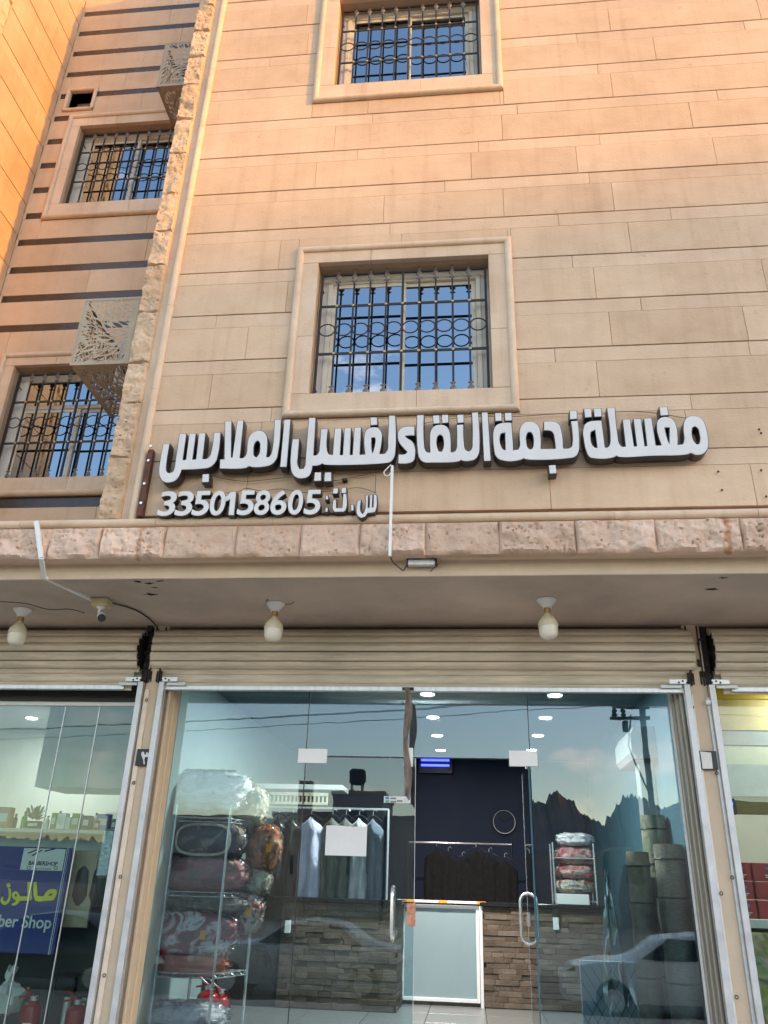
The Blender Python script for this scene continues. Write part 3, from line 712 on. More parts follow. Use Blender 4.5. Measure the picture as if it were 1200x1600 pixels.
wire([aw(660, 662), aw(700, 655), aw(740, 651), aw(800, 651), aw(850, 648), aw(890, 646), aw(930, 648), aw(970, 643), aw(1020, 645), aw(1075, 654)], 'sign_wire', 'thin wire running along the tops of the right half of the big letters', M_wire, .003)
wire([aw(335, 772), aw(372, 768), aw(384, 763), aw(410, 767), aw(440, 764), aw(480, 770), aw(530, 766), aw(560, 762), aw(588, 770)], 'sign_wire', 'thin loose wire along the tops of the small digits', M_wire, .0028)
# rusty upright and small wall fixings
ru = MB(); a_, b_ = at(237, 703, 5.74), at(218, 808, 5.74)
ru.box(b_.x - .018, b_.x + .022, 5.73, 5.785, b_.z + .01, a_.z)
ru.box(b_.x - .03, b_.x - .018, 5.745, 5.785, b_.z + .01, a_.z)
ru = ru.build('angle_iron', M_rust); tag(ru, 'rusty vertical angle iron strip bolted left of the small digits', 'metal strip')
for zz in (.12, .3, .52, .66): MB().lathe([(.012, 0), (.012, .012)], (b_.x, 5.728, b_.z + zz), (0, -1, 0), 8).build('bolt', M_chrome, ru)
for px, py in ((1186, 671), (1189, 677), (1122, 737), (1128, 766), (1189, 735), (1197, 776)):
    p = at(px, py, 5.782); MB().lathe([(.009, 0), (.009, .006)], tuple(p), (0, -1, 0), 8).build('anchor_hole', M_soot, front)
p = at(539, 751, 5.77); tag(MB().cbox(p.x - .02, p.x + .02, 5.745, 5.79, p.z - .012, p.z + .012, .003).build('junction_box', M_soot), 'tiny dark junction box stuck on the wall below the middle letters', 'box')

# ================================================================== TRUNKING, DRIVER, SOFFIT FIXTURES
def trunk(pts, w, label, name='cable_trunking'):
    mb = MB()
    for p, q in zip(pts, pts[1:]):
        p, q = Vector(p), Vector(q); d = (q - p).normalized(); sidev = d.cross(Vector((0, -1, 0)) if abs(d.y) < .8 else Vector((0, 0, 1))).normalized() * w / 2; n_ = d.cross(sidev).normalized() * .012
        vs = [p - sidev - n_, p + sidev - n_, p + sidev + n_, p - sidev + n_, q - sidev - n_, q + sidev - n_, q + sidev + n_, q - sidev + n_]
        mb.add(vs, [(0, 1, 2, 3), (4, 7, 6, 5), (0, 4, 5, 1), (1, 5, 6, 2), (2, 6, 7, 3), (3, 7, 4, 0)])
    return tag(mb.build(name, M_trunk), label, 'cable cover')
t1a = at(613, 728, 5.69); t1b = at(611, 874, 5.69)
trunk([(t1a.x, 5.69, t1a.z), (t1a.x, 5.69, 3.9)], .021, 'straight white plastic cable strip down the wall from the middle of the big letters')
trunk([tuple(at(57, 815, 5.68)), tuple(at(64.5, 872, 5.68)), tuple(at(68.5, 902, 5.885)), tuple(atz(146, 938, 3.803))], .034, 'bent white cable strip over the ledge towards the security camera')
drv = thing('sign_power_supply', 'small grey tubular power supply with loose wires hanging on the beam', 'power supply', (-.36, 5.88, 3.86))
MB().cbox(-.47, -.25, 5.84, 5.885, 3.885, 3.935, .006).build('casing', M_alu, drv)
for a in (-.475, -.25): MB().cbox(a, a + .012, 5.835, 5.888, 3.88, 3.94, .004).build('end_cap', M_dark, drv)
wire([(-.59, 5.70, 3.90), (-.57, 5.75, 3.87), (-.53, 5.85, 3.865), (-.50, 5.86, 3.85), (-.47, 5.86, 3.905)], 'lead', None, M_dark, .005, parent=drv)
wire([(-.25, 5.86, 3.90), (-.23, 5.85, 3.89), (-.265, 5.85, 3.86), (-.29, 5.85, 3.83)], 'lead', None, M_dark, .004, parent=drv)
wire([(-.25, 5.86, 3.92), (-.27, 5.80, 3.94), (-.285, 5.735, 4.05), (-.30, 5.725, 4.10)], 'lead', None, M_wire, .0035, parent=drv)
wire([aw(611, 726, 5.67), aw(600, 738, 5.68), aw(606, 744, 5.68), aw(614, 734, 5.67)], 'sign_wire', 'white loose lead coiled at the top of the straight cable strip', M_trunk, .005)

ZS = 3.815
bulb_labels = ['bare LED bulb hanging at the far left of the soffit', 'bare LED bulb hanging under the soffit left of centre', 'bare LED bulb hanging under the soffit on the right']
def bulb(x, y, label):
    t = thing('soffit_lamp', label, 'lamp', (x, y, ZS), 'bare bulbs under the canopy')
    MB().lathe([(.085, -.004), (.082, -.012), (.058, -.04), (.040, -.062), (.038, -.075)][::-1], (x, y, ZS), n=24).build('ceiling_rose', M_plastic_w, t, smooth=True)
    MB().lathe([(.024, -.125), (.028, -.12), (.028, -.072)], (x, y, ZS), n=16).build('socket', M_brass, t, smooth=True)
    MB().lathe([(.082, -.235), (.083, -.222), (.076, -.190), (.052, -.158), (.030, -.135), (.026, -.122)], (x, y, ZS), n=24).build('bulb_body', M_bulb_body, t, smooth=True)
    MB().lathe([(.001, -.340), (.035, -.337), (.060, -.325), (.073, -.305), (.078, -.280), (.080, -.237)], (x, y, ZS), n=24).build('bulb_dome', M_bulb_glass, t, smooth=True)
    return t
for (px, py), lb in zip(((36, 952), (431, 943), (854, 937)), bulb_labels):
    p = atz(px, py, ZS); bulb(p.x, p.y, lb)
wire([tuple(atz(0, 940, 3.812)), tuple(atz(40, 943, 3.812)), tuple(atz(75, 952, 3.812)), tuple(atz(110, 952, 3.812)), tuple(atz(132, 958, 3.812))], 'ceiling_wire', 'thin dark wire across the soffit beside the leftmost bulb', M_wire, .004)
p = atz(428, 941, 3.812)
tag(MB().tube([(p.x + math.cos(a) * .12 + .06, p.y - .02 + math.sin(a) * .09, 3.811) for a in [q * .35 for q in range(12)]], .003, 5).build('ceiling_wire', M_wire), 'loose thin wire loop on the soffit at the bulb left of centre', 'cable')
# security camera
c = atz(160, 936, ZS)
cc = thing('security_camera', 'white bullet security camera under a yellowed junction box on the soffit', 'security camera', (c.x, c.y, ZS))
MB().cbox(c.x - .075, c.x + .075, c.y - .06, c.y + .06, ZS - .075, ZS - .001, .01).build('junction_box', mat('yellowed_plastic', (.50, .42, .24), .5), cc)
MB().lathe([(.03, -.09), (.034, -.075)], (c.x, c.y - .005, ZS), n=14).build('mount', M_plastic_w, cc, smooth=True)
MB().tube([(c.x, c.y, ZS - .08), (c.x - .01, c.y, ZS - .125)], .014, 10).build('bracket', M_plastic_w, cc, smooth=True)
ax = Vector((.45, -.75, -.42)).normalized()
MB().lathe([(.026, -.06), (.034, -.05), (.036, .0), (.036, .06)], Vector((c.x + .02, c.y, ZS - .16)), ax, 18).build('body', M_plastic_w, cc, smooth=True)
MB().lathe([(.034, .06), (.035, .068), (.02, .070)], Vector((c.x + .02, c.y, ZS - .16)), ax, 18).build('lens', M_dark, cc, smooth=True)
wire([(c.x + .06, c.y + .05, 3.80), (c.x + .2, c.y + .3, 3.805), (-2.97, 7.05, 3.80), (-2.95, 7.16, 3.76)], 'camera_cable', 'dark cable running from the security camera to the gap between shutters', M_dark, .007)

# ================================================================== ROLLER SHUTTERS
def shutter(x0, x1, label, gx0, gx1, rail_z=3.198, cut=(None, None)):
    t = thing('roller_shutter', label, 'shutter', ((x0 + x1) / 2, YR, 3.2))
    yc, zc, R_ = YR + .115, 3.575, .215; n = 15
    drum = MB().lathe([(.19, x0 + .01), (.19, x1 - .01)], (0, yc, zc), (1, 0, 0), 24).build('drum', M_soot, t, smooth=True)
    for i in range(n):
        a0, a1 = 2 * math.pi * i / n, 2 * math.pi * (i + 1) / n; dev = .006 * math.sin(i * 1.7); prof_o = []; prof_i = []
        for q in range(7):
            s = q / 6; a = a0 + (a1 - a0) * s * .985; r = R_ - .004 + dev + .016 * math.sin(math.pi * min(1, s * 1.1)) - (.022 if s > .9 else 0) - .006 * math.exp(-((s - .55) / .08) ** 2)
            prof_o.append((yc + r * math.cos(a), zc + r * math.sin(a))); prof_i.append((yc + (r - .02) * math.cos(a), zc + (r - .02) * math.sin(a)))
        jx = rnd.uniform(-.006, .006)
        MB().prism(prof_o + prof_i[::-1], x0 + jx, x1 + jx).build('slat', M_shutter, drum, smooth=True, ang=30)
    z = 3.43; 
    for i in range(3):
        prof = []
        for q in range(7):
            s = q / 6; prof.append((YR + .035 - .011 * math.sin(math.pi * s), z - .075 * s))
        prof += [(y + .012, zz) for y, zz in prof[::-1]]
        MB().prism(prof, x0 + .05, x1 - .05).build('slat', M_shutter, t, smooth=True, ang=30); z -= .078
    MB().cbox(x0 + .11, x1 - .11, YR - .005, YR + .05, rail_z, rail_z + .042, .004).build('bottom_rail', M_alu, t)
    for gx, s in ((gx0, 1), (gx1, -1)):
        if gx is None: continue
        g = MB(); w_ = .050
        g.cbox(gx - w_ / 2, gx + w_ / 2, YR - .052, YR - .046, FL - .1, 3.262, .002)
        g.box(gx - w_ / 2, gx - w_ / 2 + .003, YR - .046, YR + .01, FL - .1, 3.26); g.box(gx + w_ / 2 - .003, gx + w_ / 2, YR - .046, YR + .01, FL - .1, 3.26)
        g = g.build('guide_rail', M_alu_white, t)
        MB().cbox(min(gx, gx + s * .15), max(gx, gx + s * .15), YR - .062, YR - .054, 3.262, 3.305, .003).build('stop_plate', M_alu, t)
        MB().cbox(min(gx + s * .04, gx + s * .22), max(gx + s * .04, gx + s * .22), YR - .035, YR - .028, 3.232, 3.262, .002).build('locking_tab', M_alu_white, t)
        for q in range(3): MB().lathe([(.008, 0), (.008, .008)], (gx + s * (.0 + .035 * q), YR - .062, 3.275 + .012 * (q % 2)), (0, -1, 0), 8).build('bolt', M_soot, t)
        e = MB(); e.cbox(gx - s * .055, gx - s * .055 + .008, YR - .02, YR + .24, 3.30, 3.80, .002)
        [e.cbox(min(gx - s * (.035 + .022 * q), gx - s * (.022 + .022 * q)), max(gx - s * (.035 + .022 * q), gx - s * (.022 + .022 * q)), YR - .03 + .008 * q, YR + .0, 3.27 - .012 * (q % 2), 3.37 + .02 * (q % 2), .003) for q in range(3)]
        e.build('end_bracket', M_soot, t)
    return t
shutter(-2.975, 1.972, 'cream roller shutter rolled up above the middle shopfront', -2.842, 1.878)
shutter(-8.1, -3.112, 'cream roller shutter rolled up above the shopfront on the left', None, -3.045)
shutter(2.148, 5.15, 'cream roller shutter rolled up above the shopfront on the right', 2.086, None, 3.21)
# sooty plates in the gaps between the drums
for a, b, lb in ((-3.10, -2.985, 'left'), (1.985, 2.14, 'right')):
    m_ = MB(); 
    for q in range(16):
        zz = 3.32 + rnd.random() * .45; xx = rnd.uniform(a, b - .03); yy = YR + rnd.uniform(-.03, .12)
        m_.cbox(xx, xx + rnd.uniform(.015, .05), yy, yy + .03, zz, zz + rnd.uniform(.02, .07), .004)
    m_.tube([(a - .02, YR + .115, 3.575), (b + .02, YR + .115, 3.575)], .03, 12)
    o = m_.build('shutter_bearing', M_soot, None); tag(o, f'sooty bearing and greasy brackets in the gap between shutter drums, the {lb} one', 'bracket', 'shutter bearings', 'stuff')
    MB().box(a + .015, b - .015, YR + .06, YR + .3, 3.25, 3.81).build('dark_backing', M_soot, o)
# trims and small fixings on the piers
MB().cbox(-3.008, -2.962, YR - .018, YR - .002, FL, 3.20, .004).build('trim_strip', mat('warm_white_strip', (.68, .58, .46), .5), p1)
MB().cbox(2.035, 2.060, YR - .02, YR - .002, FL, 3.16, .003).build('trim_strip', M_alu_white, p2)
MB().cbox(1.908, 1.925, YR - .02, YR - .002, FL, 3.18, .003).build('trim_strip', M_trunk, p2)
def eye(x, z, par): 
    MB().tube([(x + .012 * math.cos(a), YR - .03, z + .012 * math.sin(a)) for a in [2 * math.pi * q / 12 for q in range(12)]], .0035, 6, closed=True).build('hook_eye', M_soot, par)
for px, py, pr in ((229, 1094, p1), (209, 1223, p1), (188, 1370, p1), (163, 1524, p1), (1082, 1105, p2), (1120, 1208, p2), (1144, 1371, p2), (1151, 1558, p2), (1127, 1396, p2)):
    q = at(px, py, YR - .03); eye(q.x, q.z, pr)
MB().tube([(2.02, YR - .03, 3.115), (2.055, YR - .03, 3.112)], .024, 12).build('cord_end', M_plastic_w, p2, smooth=True)
# number plate with the Arabic digit three
npz = thing('number_plate', 'small black tile with a white Arabic numeral on the pier left of the middle shop', 'number plate', (-2.92, YR - .03, 2.58))
MB().cbox(-2.985, -2.857, YR - .034, YR - .02, 2.512, 2.657, .003).build('plate', M_dark, npz)
def tri(px, py): w = at(px, py, YR - .036); return (w.x, w.z)
s_ = 270 / 1200
num3 = [tri(0 + s_ * x, 1060 + s_ * y) for x, y in sq(982,517, 990,508, 1000,512, 1003,528, 1012,530, 1017,515, 1026,512, 1028,526, 1036,510, 1043,512, 1040,540, 1026,546, 1008,545, 1003,560, 1006,595, 998,597, 993,560, 983,535)]
mesh_part('numeral', outline_mesh('numeral', [num3], .003), M_face, npz, (0, YR - .036, 0))
nb = thing('notice', 'crooked blank white notice taped on a black backing on the right-hand pier', 'notice', (1.97, YR - .03, 2.63))
MB().cbox(1.905, 2.045, YR - .036, YR - .022, 2.555, 2.705, .002).build('backing', M_dark, nb)
q_ = [at(*p, YR - .041) for p in ((1094, 1174), (1111, 1176), (1114, 1201), (1098, 1201))]
MB().add([tuple(v) for v in q_] + [(v.x, v.y + .002, v.z) for v in q_], [(0, 3, 2, 1), (4, 5, 6, 7), (0, 1, 5, 4), (1, 2, 6, 5), (2, 3, 7, 6), (3, 0, 4, 7)]).build('paper', M_face, nb)

# ================================================================== SHOPFRONT GLAZING
YG = 7.50
GT = 3.60
def pane(x0, x1, z0, z1, parent, m, y=YG, name='pane'):
    return MB().box(x0, x1, y - .005, y + .005, z0, z1).build(name, m, parent)
def gline(x, z0, z1, parent, y=YG, m=None):
    return MB().box(x - .0035, x + .0035, y - .008, y + .008, z0, z1).build('silicone_joint', m or M_dark, parent)
JL, JC, JR, DT = -1.507, -.494, .525, 2.662
sf = thing('glass_shopfront', 'fixed frameless glass panes of the middle laundry shopfront around the doors', 'shop window', (-.4, YG, FL))
pane(-2.775, JL - .003, FL, GT, sf, M_glass); pane(JL + .003, JR - .003, DT + .006, GT, sf, M_glass); pane(JR + .003, 1.79, FL, GT, sf, M_glass)
gline(JL, DT, GT, sf); gline(JR, DT, GT, sf); gline(JL, FL, DT, sf, m=M_dark); 
MB().box(JL, JR, YG - .006, YG + .006, DT - .002, DT + .004).build('glass_edge', M_dark, sf)
def fitting(px0, py0, px1, py1, parent, y=YG):
    a, b = at(px0, py0, y), at(px1, py1, y); return MB().cbox(a.x, b.x, y - .018, y + .018, b.z, a.z, .003).build('patch_fitting', M_plastic_w, parent)
fitting(467, 1170, 510, 1193, sf); fitting(631, 1169, 645, 1198, sf); fitting(795, 1173, 840, 1198, sf)
def handle(px, z0, z1, parent, y, dx=0, dy=0, span=.10):
    """D-shaped pull handles on both faces"""
    for s in (-1, 1):
        o = Vector((dx * s, dy * s, 0)); p = Vector((px, y, 0)); P = []
        for q in range(9):
            a = math.pi / 2 * q / 8; P.append(p + o * math.sin(a) + Vector((0, 0, z0 + .07 * (1 - math.cos(a)))))
        P2 = [Vector((v.x, v.y, z0 + z1 - v.z)) for v in P[::-1]]
        MB().tube(P + P2, .0155, 12).build('handle', M_chrome, parent, smooth=True)
dl = thing('glass_door', 'closed frameless glass door leaf with a blank white sheet of paper taped on it', 'door', (-1.0, YG, FL))
pane(JL + .006, JC - .004, FL + .02, DT - .006, dl, M_leaf_glass, name='door_pane')
MB().box(JC - .004, JC, YG - .006, YG + .006, FL + .02, DT - .006).build('glass_edge', M_alu_white, dl)
hz0, hz1 = at(614, 1470, YG).z, at(614, 1386, YG).z
handle(at(614, 1400, YG).x, hz0, hz1, dl, YG, dy=.075)
dr = thing('glass_door', 'glass door leaf standing wide open into the laundry, seen almost edge on', 'door', (JR, YG, FL))
MB().box(JR - .016, JR - .006, YG + .03, YG + 1.0, FL + .02, DT - .006).build('door_pane', M_leaf_glass, dr)
MB().box(JR - .018, JR - .004, YG + 1.0, YG + 1.004, FL + .02, DT - .006).build('glass_edge', M_alu_white, dr)
MB().box(JR - .018, JR - .004, YG + .026, YG + .03, FL + .02, DT - .006).build('glass_edge', M_teal, dr)
MB().cbox(JR - .035, JR + .012, YG + .02, YG + .17, DT - .06, DT - .008, .003).build('patch_fitting', M_plastic_w, dr)
handle(JR - .011, hz0 - .03, hz1 - .02, dr, YG + .92, dx=.075)
MB().cbox(JR - .03, JR + .008, YG + .90, YG + .94, 1.30, 1.42, .004).build('lock', M_alu, dr)
# things stuck on the glass
def flat(px0, py0, px1, py1, name, label, cat, m, y=YG - .010, curl=0):
    a, b = at(px0, py0, y), at(px1, py1, y); mb = MB(); n = 6; vs = []
    for i in range(n + 1):
        t = i / n; yy = y - .004 * curl * math.sin(t * 5); vs += [(a.x + (b.x - a.x) * t, yy, a.z + .004 * curl * math.sin(t * 7)), (a.x + (b.x - a.x) * t, yy, b.z)]
    vs2 = [(v[0], v[1] + .0015, v[2]) for v in vs]; N_ = len(vs)
    fs = [(2 * i, 2 * i + 1, 2 * i + 3, 2 * i + 2) for i in range(n)] + [(N_ + 2 * i, N_ + 2 * i + 2, N_ + 2 * i + 3, N_ + 2 * i + 1) for i in range(n)]
    o = mb.add(vs + vs2, fs).build(name, m); return tag(o, label, cat)
pp = flat(510, 1290, 572, 1338, 'paper_sheet', 'blank white sheet of paper taped inside the closed door leaf', 'paper', mat('white_paper', (.68, .68, .66), .7, var=.04), curl=1)
st = flat(600, 1244, 641, 1255, 'card_sticker', 'small white payment sticker with green and blue bars near the door edge', 'sticker', M_plastic_w)
M_stg = mat('sticker_green', (.10, .42, .25), .5); M_stb = mat('sticker_blue', (.05, .25, .5), .5); M_stk = mat('sticker_grey_print', (.2, .2, .22), .5)
for k_, (a0, b0, a1, b1, m_) in enumerate(((602, 1245, 608, 1249, M_stb), (602, 1250, 608, 1254, M_stg), (610, 1246, 619, 1249, M_stk), (610, 1251, 619, 1254, M_stk), (620, 1250, 629, 1253, M_stk), (631, 1246, 639, 1253, M_alu))):
    a, b = at(a0, b0, YG - .013), at(a1, b1, YG - .013); MB().box(a.x, b.x, YG - .0132, YG - .0118, b.z, a.z).build('printed_mark', m_, st)
lk = flat(636, 1411, 649, 1448, 'door_sticker', 'small faded orange and white strip sticker on the door edge by the handle', 'sticker', mat('orange_white_sticker', (.52, .22, .14), .6, var=.5, scale=30))
# cloth strap hanging from the shutter rail
hs = MB(); vs = []; n = 26
for i in range(n + 1):
    t = i / n; z = 3.215 - t * .92; w_ = .022 + .012 * math.sin(t * 6) ** 2; xx = -.555 + .012 * math.sin(t * 9) + .01 * t; yy = YR - .06 + .015 * math.sin(t * 11)
    for s_ in (-1, -.33, .33, 1): vs.append((xx + s_ * w_, yy + .012 * math.cos(s_ * 4 + t * 14), z - (.03 if i == n and s_ > 0 else 0)))
fs = [(4 * i + j, 4 * i + j + 1, 4 * i + j + 5, 4 * i + j + 4) for i in range(n) for j in range(3)]
nn_ = len(vs); vs += [(v[0], v[1] + .006, v[2]) for v in vs]; fs += [tuple(q + nn_ for q in f[::-1]) for f in fs]
hang = tag(hs.add(vs, fs).build('hanging_strap', mat('grey_brown_cloth', (.20, .15, .125), .9, var=.3), None, smooth=True), 'grey brown cloth strap hanging from the shutter rail above the doors', 'strap')
MB().cbox(-.605, -.50, YR - .03, YR - .006, 3.205, 3.228, .003).build('hasp', M_soot, hang)

# ---- left shop glazing
sl_ = thing('glass_shopfront', 'clear glass panes of the barber shopfront on the left under a black header', 'shop window', (-5.5, YG, FL))
xs_ = [-8.1, -6.6, -5.25, -3.908, -3.562, -3.085]
zt_ = 3.10
for a, b in zip(xs_, xs_[1:]): pane(a + .003, b - .003, FB, zt_, sl_, M_glass_l)
for x in xs_[1:-1]: gline(x, FB, zt_, sl_, m=M_alu)
MB().cbox(-8.1, -3.085, YG - .03, YG + .03, zt_, zt_ + .038, .004).build('head_rail', M_plastic_w, sl_)
MB().cbox(-8.1, -3.085, YG - .06, YG + .06, zt_ + .038, GT, .004).build('header', M_dark, sl_)
# ---- right shop glazing
sr_ = thing('glass_shopfront', 'clear glass pane of the shopfront on the right edge with a yellow header', 'shop window', (3.5, YG, FL))
pane(2.115, 5.1, FL, GT, sr_, M_glass_l)

# ================================================================== INTERIORS
def lamp(x, y, z, w, e, col=(.95, .98, 1)):
    l = bpy.data.lights.new('ceiling_light_glow', 'AREA'); l.energy = e; l.size = w; l.size_y = w; l.color = col; l.shape = 'DISK'
    o = bpy.data.objects.new('ceiling_light_glow', l); COL.objects.link(o); o.location = (x, y, z); return o
ZC = 3.50
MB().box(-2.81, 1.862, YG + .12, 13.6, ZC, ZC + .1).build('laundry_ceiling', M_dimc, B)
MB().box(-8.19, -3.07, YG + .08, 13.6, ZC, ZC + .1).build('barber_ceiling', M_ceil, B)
MB().box(2.11, 5.19, YG + .08, 13.6, ZC, ZC + .1).build('snack_shop_ceiling', M_ceil, B)
MB().box(-2.809, -2.79, YG + .06, 13.55, FL, ZC).build('laundry_side_wall', M_pteal, B)
MB().box(1.842, 1.861, YG + .06, 13.55, FL, ZC).build('laundry_side_wall', M_teal, B)
MB().box(-3.11, -3.0815, YG + .06, 11.0, FB, ZC).build('barber_side_wall', M_wall_w, B)
# floor tiles
ft = MB().box(-2.79, 1.842, YG + .05, 13.55, FL, FL + .006).build('tiled_floor', M_soot, B)
for i in range(8):
    for j in range(6):
        x, y = -2.79 + i * .58, YG + .06 + j * .6
        MB().cbox(x + .003, min(x + .577, 1.84), y + .003, y + .597, FL + .006, FL + .014, .002).build('floor_tile', M_tile, ft)
ordn = ['nearest the glass', 'second from the glass', 'third from the glass', 'farthest from the glass']
def downlight(x, y, z, label, grp, e=26, on=True):
    t = thing('downlight', label, 'ceiling light', (x, y, z), grp)
    MB().lathe([(.082, -.012), (.086, -.006), (.088, -.0005)], (x, y, z), n=28).build('rim', M_plastic_w, t, smooth=True)
    MB().lathe([(.073, -.0155), (.073, -.0125)], (x, y, z), n=28).build('diffuser', M_lamp, t)
    o = lamp(x, y, z - .03, .17, e); return t
for i in range(4): downlight(-.453, 8.65 + 1.29 * i, ZC, f'round downlight in the laundry ceiling, left row, {ordn[i]}', 'laundry ceiling downlights', (34, 2.5, .7, .5)[i])
for i in range(4): downlight(.900, 8.66 + 1.24 * i, ZC, f'round downlight in the laundry ceiling, right row, {ordn[i]}', 'laundry ceiling downlights', (2.5, 1, .5, .5)[i])
for (x, y), lb in zip(((-5.79, 10.25), (-5.35, 10.45), (-6.06, 11.34)), ('larger round downlight in the barber ceiling, the upper left one', 'round downlight in the barber ceiling, overlapping the larger one', 'round downlight in the barber ceiling, the lowest one in view')):
    downlight(x, y, ZC, lb, 'barber ceiling downlights', 2.4)
for x, y in ((-7.2, 9.2),): downlight(x, y, ZC, 'round downlight in the barber ceiling hidden by the bulkhead' if x > -5 else 'round downlight in the barber ceiling out past the left edge', 'barber ceiling downlights', 2.4)
# --- counter with stone strips, gate and worktop
YCF, YCG = 9.25, 9.98
ct = thing('service_counter', 'laundry counter faced with narrow stone strips under a black worktop', 'counter', (-.6, 9.6, FL))
cb = MB(); cb.box(-2.78, -.86, YCF + .012, YCF + .5, FL + .01, 1.43); cb.box(-.86, -.78, YCF + .012, YCG, FL + .01, 1.43); MB().box(.10, 1.45, YCG - .03, YCG + .5, FL + .01, 1.43).build('counter_body', M_soot, ct)
body = cb.build('counter_body', M_soot, ct)
def strips(x0, x1, yf, n_target):
    z = FL + .02; h = .052; cnt = 0
    while z < 1.42:
        x = x0 - rnd.uniform(0, .15)
        while x < x1:
            w_ = rnd.choice((.13, .19, .25, .31)); a, b = max(x, x0), min(x + w_, x1)
            if b - a > .03:
                p = rnd.uniform(0, .014); key = round(b - a, 2); 
                MB().cbox(a + .001, b - .001, yf - p, yf + .016, z + .001, min(z + h, 1.428) - .001, .0025).build('stone_strip', M_strip, body); cnt += 1
            x += w_
        z += h
    return cnt
n1_ = strips(-2.0, -.78, YCF, 0); n2_ = strips(.10, 1.45, YCG - .045, 0)
wtop = MB(); wtop.cbox(-2.785, -.74, YCF - .05, YCF + .55, 1.43, 1.472, .006); wtop.cbox(.07, 1.50, YCG - .09, YCG + .55, 1.43, 1.472, .006)
wtop.cbox(-.86, -.74, YCF + .55, YCG, 1.43, 1.472, .006)
wtop.build('worktop', M_counter, ct)
for i in range(9):                                                     # strips on the return beside the gate
    for j in range(18):
        if rnd.random() < .04: continue
        y = YCF + .02 + i * .08; z = FL + .02 + j * .053
    # (the return is built from longer strips)
for j in range(18):
    z = FL + .02 + j * .053
    for a, b in ((YCF + .002, YCF + .36), (YCF + .36, YCG)):
        p = rnd.uniform(.002, .012); MB().cbox(-.782, -.78 + p, a, b, z + .001, z + .051, .002).build('stone_strip', M_strip, body)
gt = thing('counter_gate', 'low white framed gate between the two stone faced counters', 'gate', (-.35, YCG, FL))
g0, g1 = at(628, 1410, YCG).x, at(748, 1410, YCG).x
MB().box(g0 + .03, g1 - .03, YCG, YCG + .012, .53, 1.40).build('panel', M_panel, gt)
f_ = MB(); f_.cbox(g0, g0 + .035, YCG - .02, YCG + .03, .50, 1.43, .004); f_.cbox(g1 - .035, g1, YCG - .02, YCG + .03, .50, 1.43, .004); f_.cbox(g0 + .035, g1 - .035, YCG - .02, YCG + .03, 1.395, 1.43, .004); f_.cbox(g0 + .035, g1 - .035, YCG - .02, YCG + .03, .50, .535, .004)
f_.build('frame', M_plastic_w, gt)
MB().cbox(g0 - .065, g0 - .003, YCG - .03, YCG + .05, FL, 1.43, .004).build('gate_post', M_plastic_w, gt); MB().cbox(g1 + .003, .098, YCG - .06, YCG + .05, FL, 1.43, .004).build('gate_post', M_plastic_w, gt)
bar = MB().cbox(g0 - .05, g1 + .06, YCG - .06, YCG - .03, 1.448, 1.474, .003).build('barrier_bar', M_plastic_w); tag(bar, 'thin white bar with orange bands lying across the top of the gate', 'bar')
M_or = mat('orange_tape', (.75, .30, .03), .5)
for a in (g0 + .05, (g0 + g1) / 2 - .02, g1 - .02): MB().cbox(a, a + .10, YCG - .0615, YCG - .0285, 1.4465, 1.4755, .003).build('orange_band', M_or, bar)
def wall_switch(px, py, Y, label):
    a = at(px, py, Y); t = thing('wall_fixture', label, 'card holder', (a.x, Y, a.z))
    MB().cbox(a.x - .032, a.x + .032, Y - .03, Y - .014, a.z - .13, a.z - .01, .005).build('holder', M_plastic_w, t)
    MB().cbox(a.x - .036, a.x + .036, Y - .032, Y - .014, a.z + .0, a.z + .10, .005).build('clip', M_dark, t)
wall_switch(451, 1436, YCF, 'small white and black holder on the stone face of the left counter'); wall_switch(868, 1432, YCG - .05, 'small white and black holder on the stone face of the right counter')

# --- chrome wire shelf with bundled bedding
RK = [(-2.735, 7.70), (-2.24, 7.76), (-2.07, 8.24), (-2.58, 8.2)]
rk = thing('wire_shelf_rack', 'chrome wire shelving rack loaded with bagged bedding on the left behind the glass', 'shelf rack', (-2.44, 8.1, FL))
for i, (x, y) in enumerate(RK):
    po = MB().tube([(x, y, FL + .015), (x, y, 2.24 if i != 3 else 2.16)], .0125, 10).build('post', M_chrome, rk, smooth=True)
    for q in range(36): 
        pass
for z in (.75, .87, 1.505, 2.13):
    if z == .75: continue
    sh = MB()
    for i in range(4):
        a, b = Vector(RK[i]), Vector(RK[(i + 1) % 4])
        for zz in (z, z - .035): sh.tube([(a.x, a.y, zz), (b.x, b.y, zz)], .0035, 6)
        n = 12 if i % 2 == 0 else 8; P = []
        for q in range(n + 1):
            t = q / n; v = a.lerp(b, t); P.append((v.x, v.y, z - (.035 if q % 2 else 0)))
        sh.tube(P, .0022, 5)
    for q in range(1, 14):
        t = q / 14; a = Vector(RK[0]).lerp(Vector(RK[1]), t); b = Vector(RK[3]).lerp(Vector(RK[2]), t); sh.tube([(a.x, a.y, z), (b.x, b.y, z)], .002, 4)
    sh.build('shelf', M_chrome, rk)
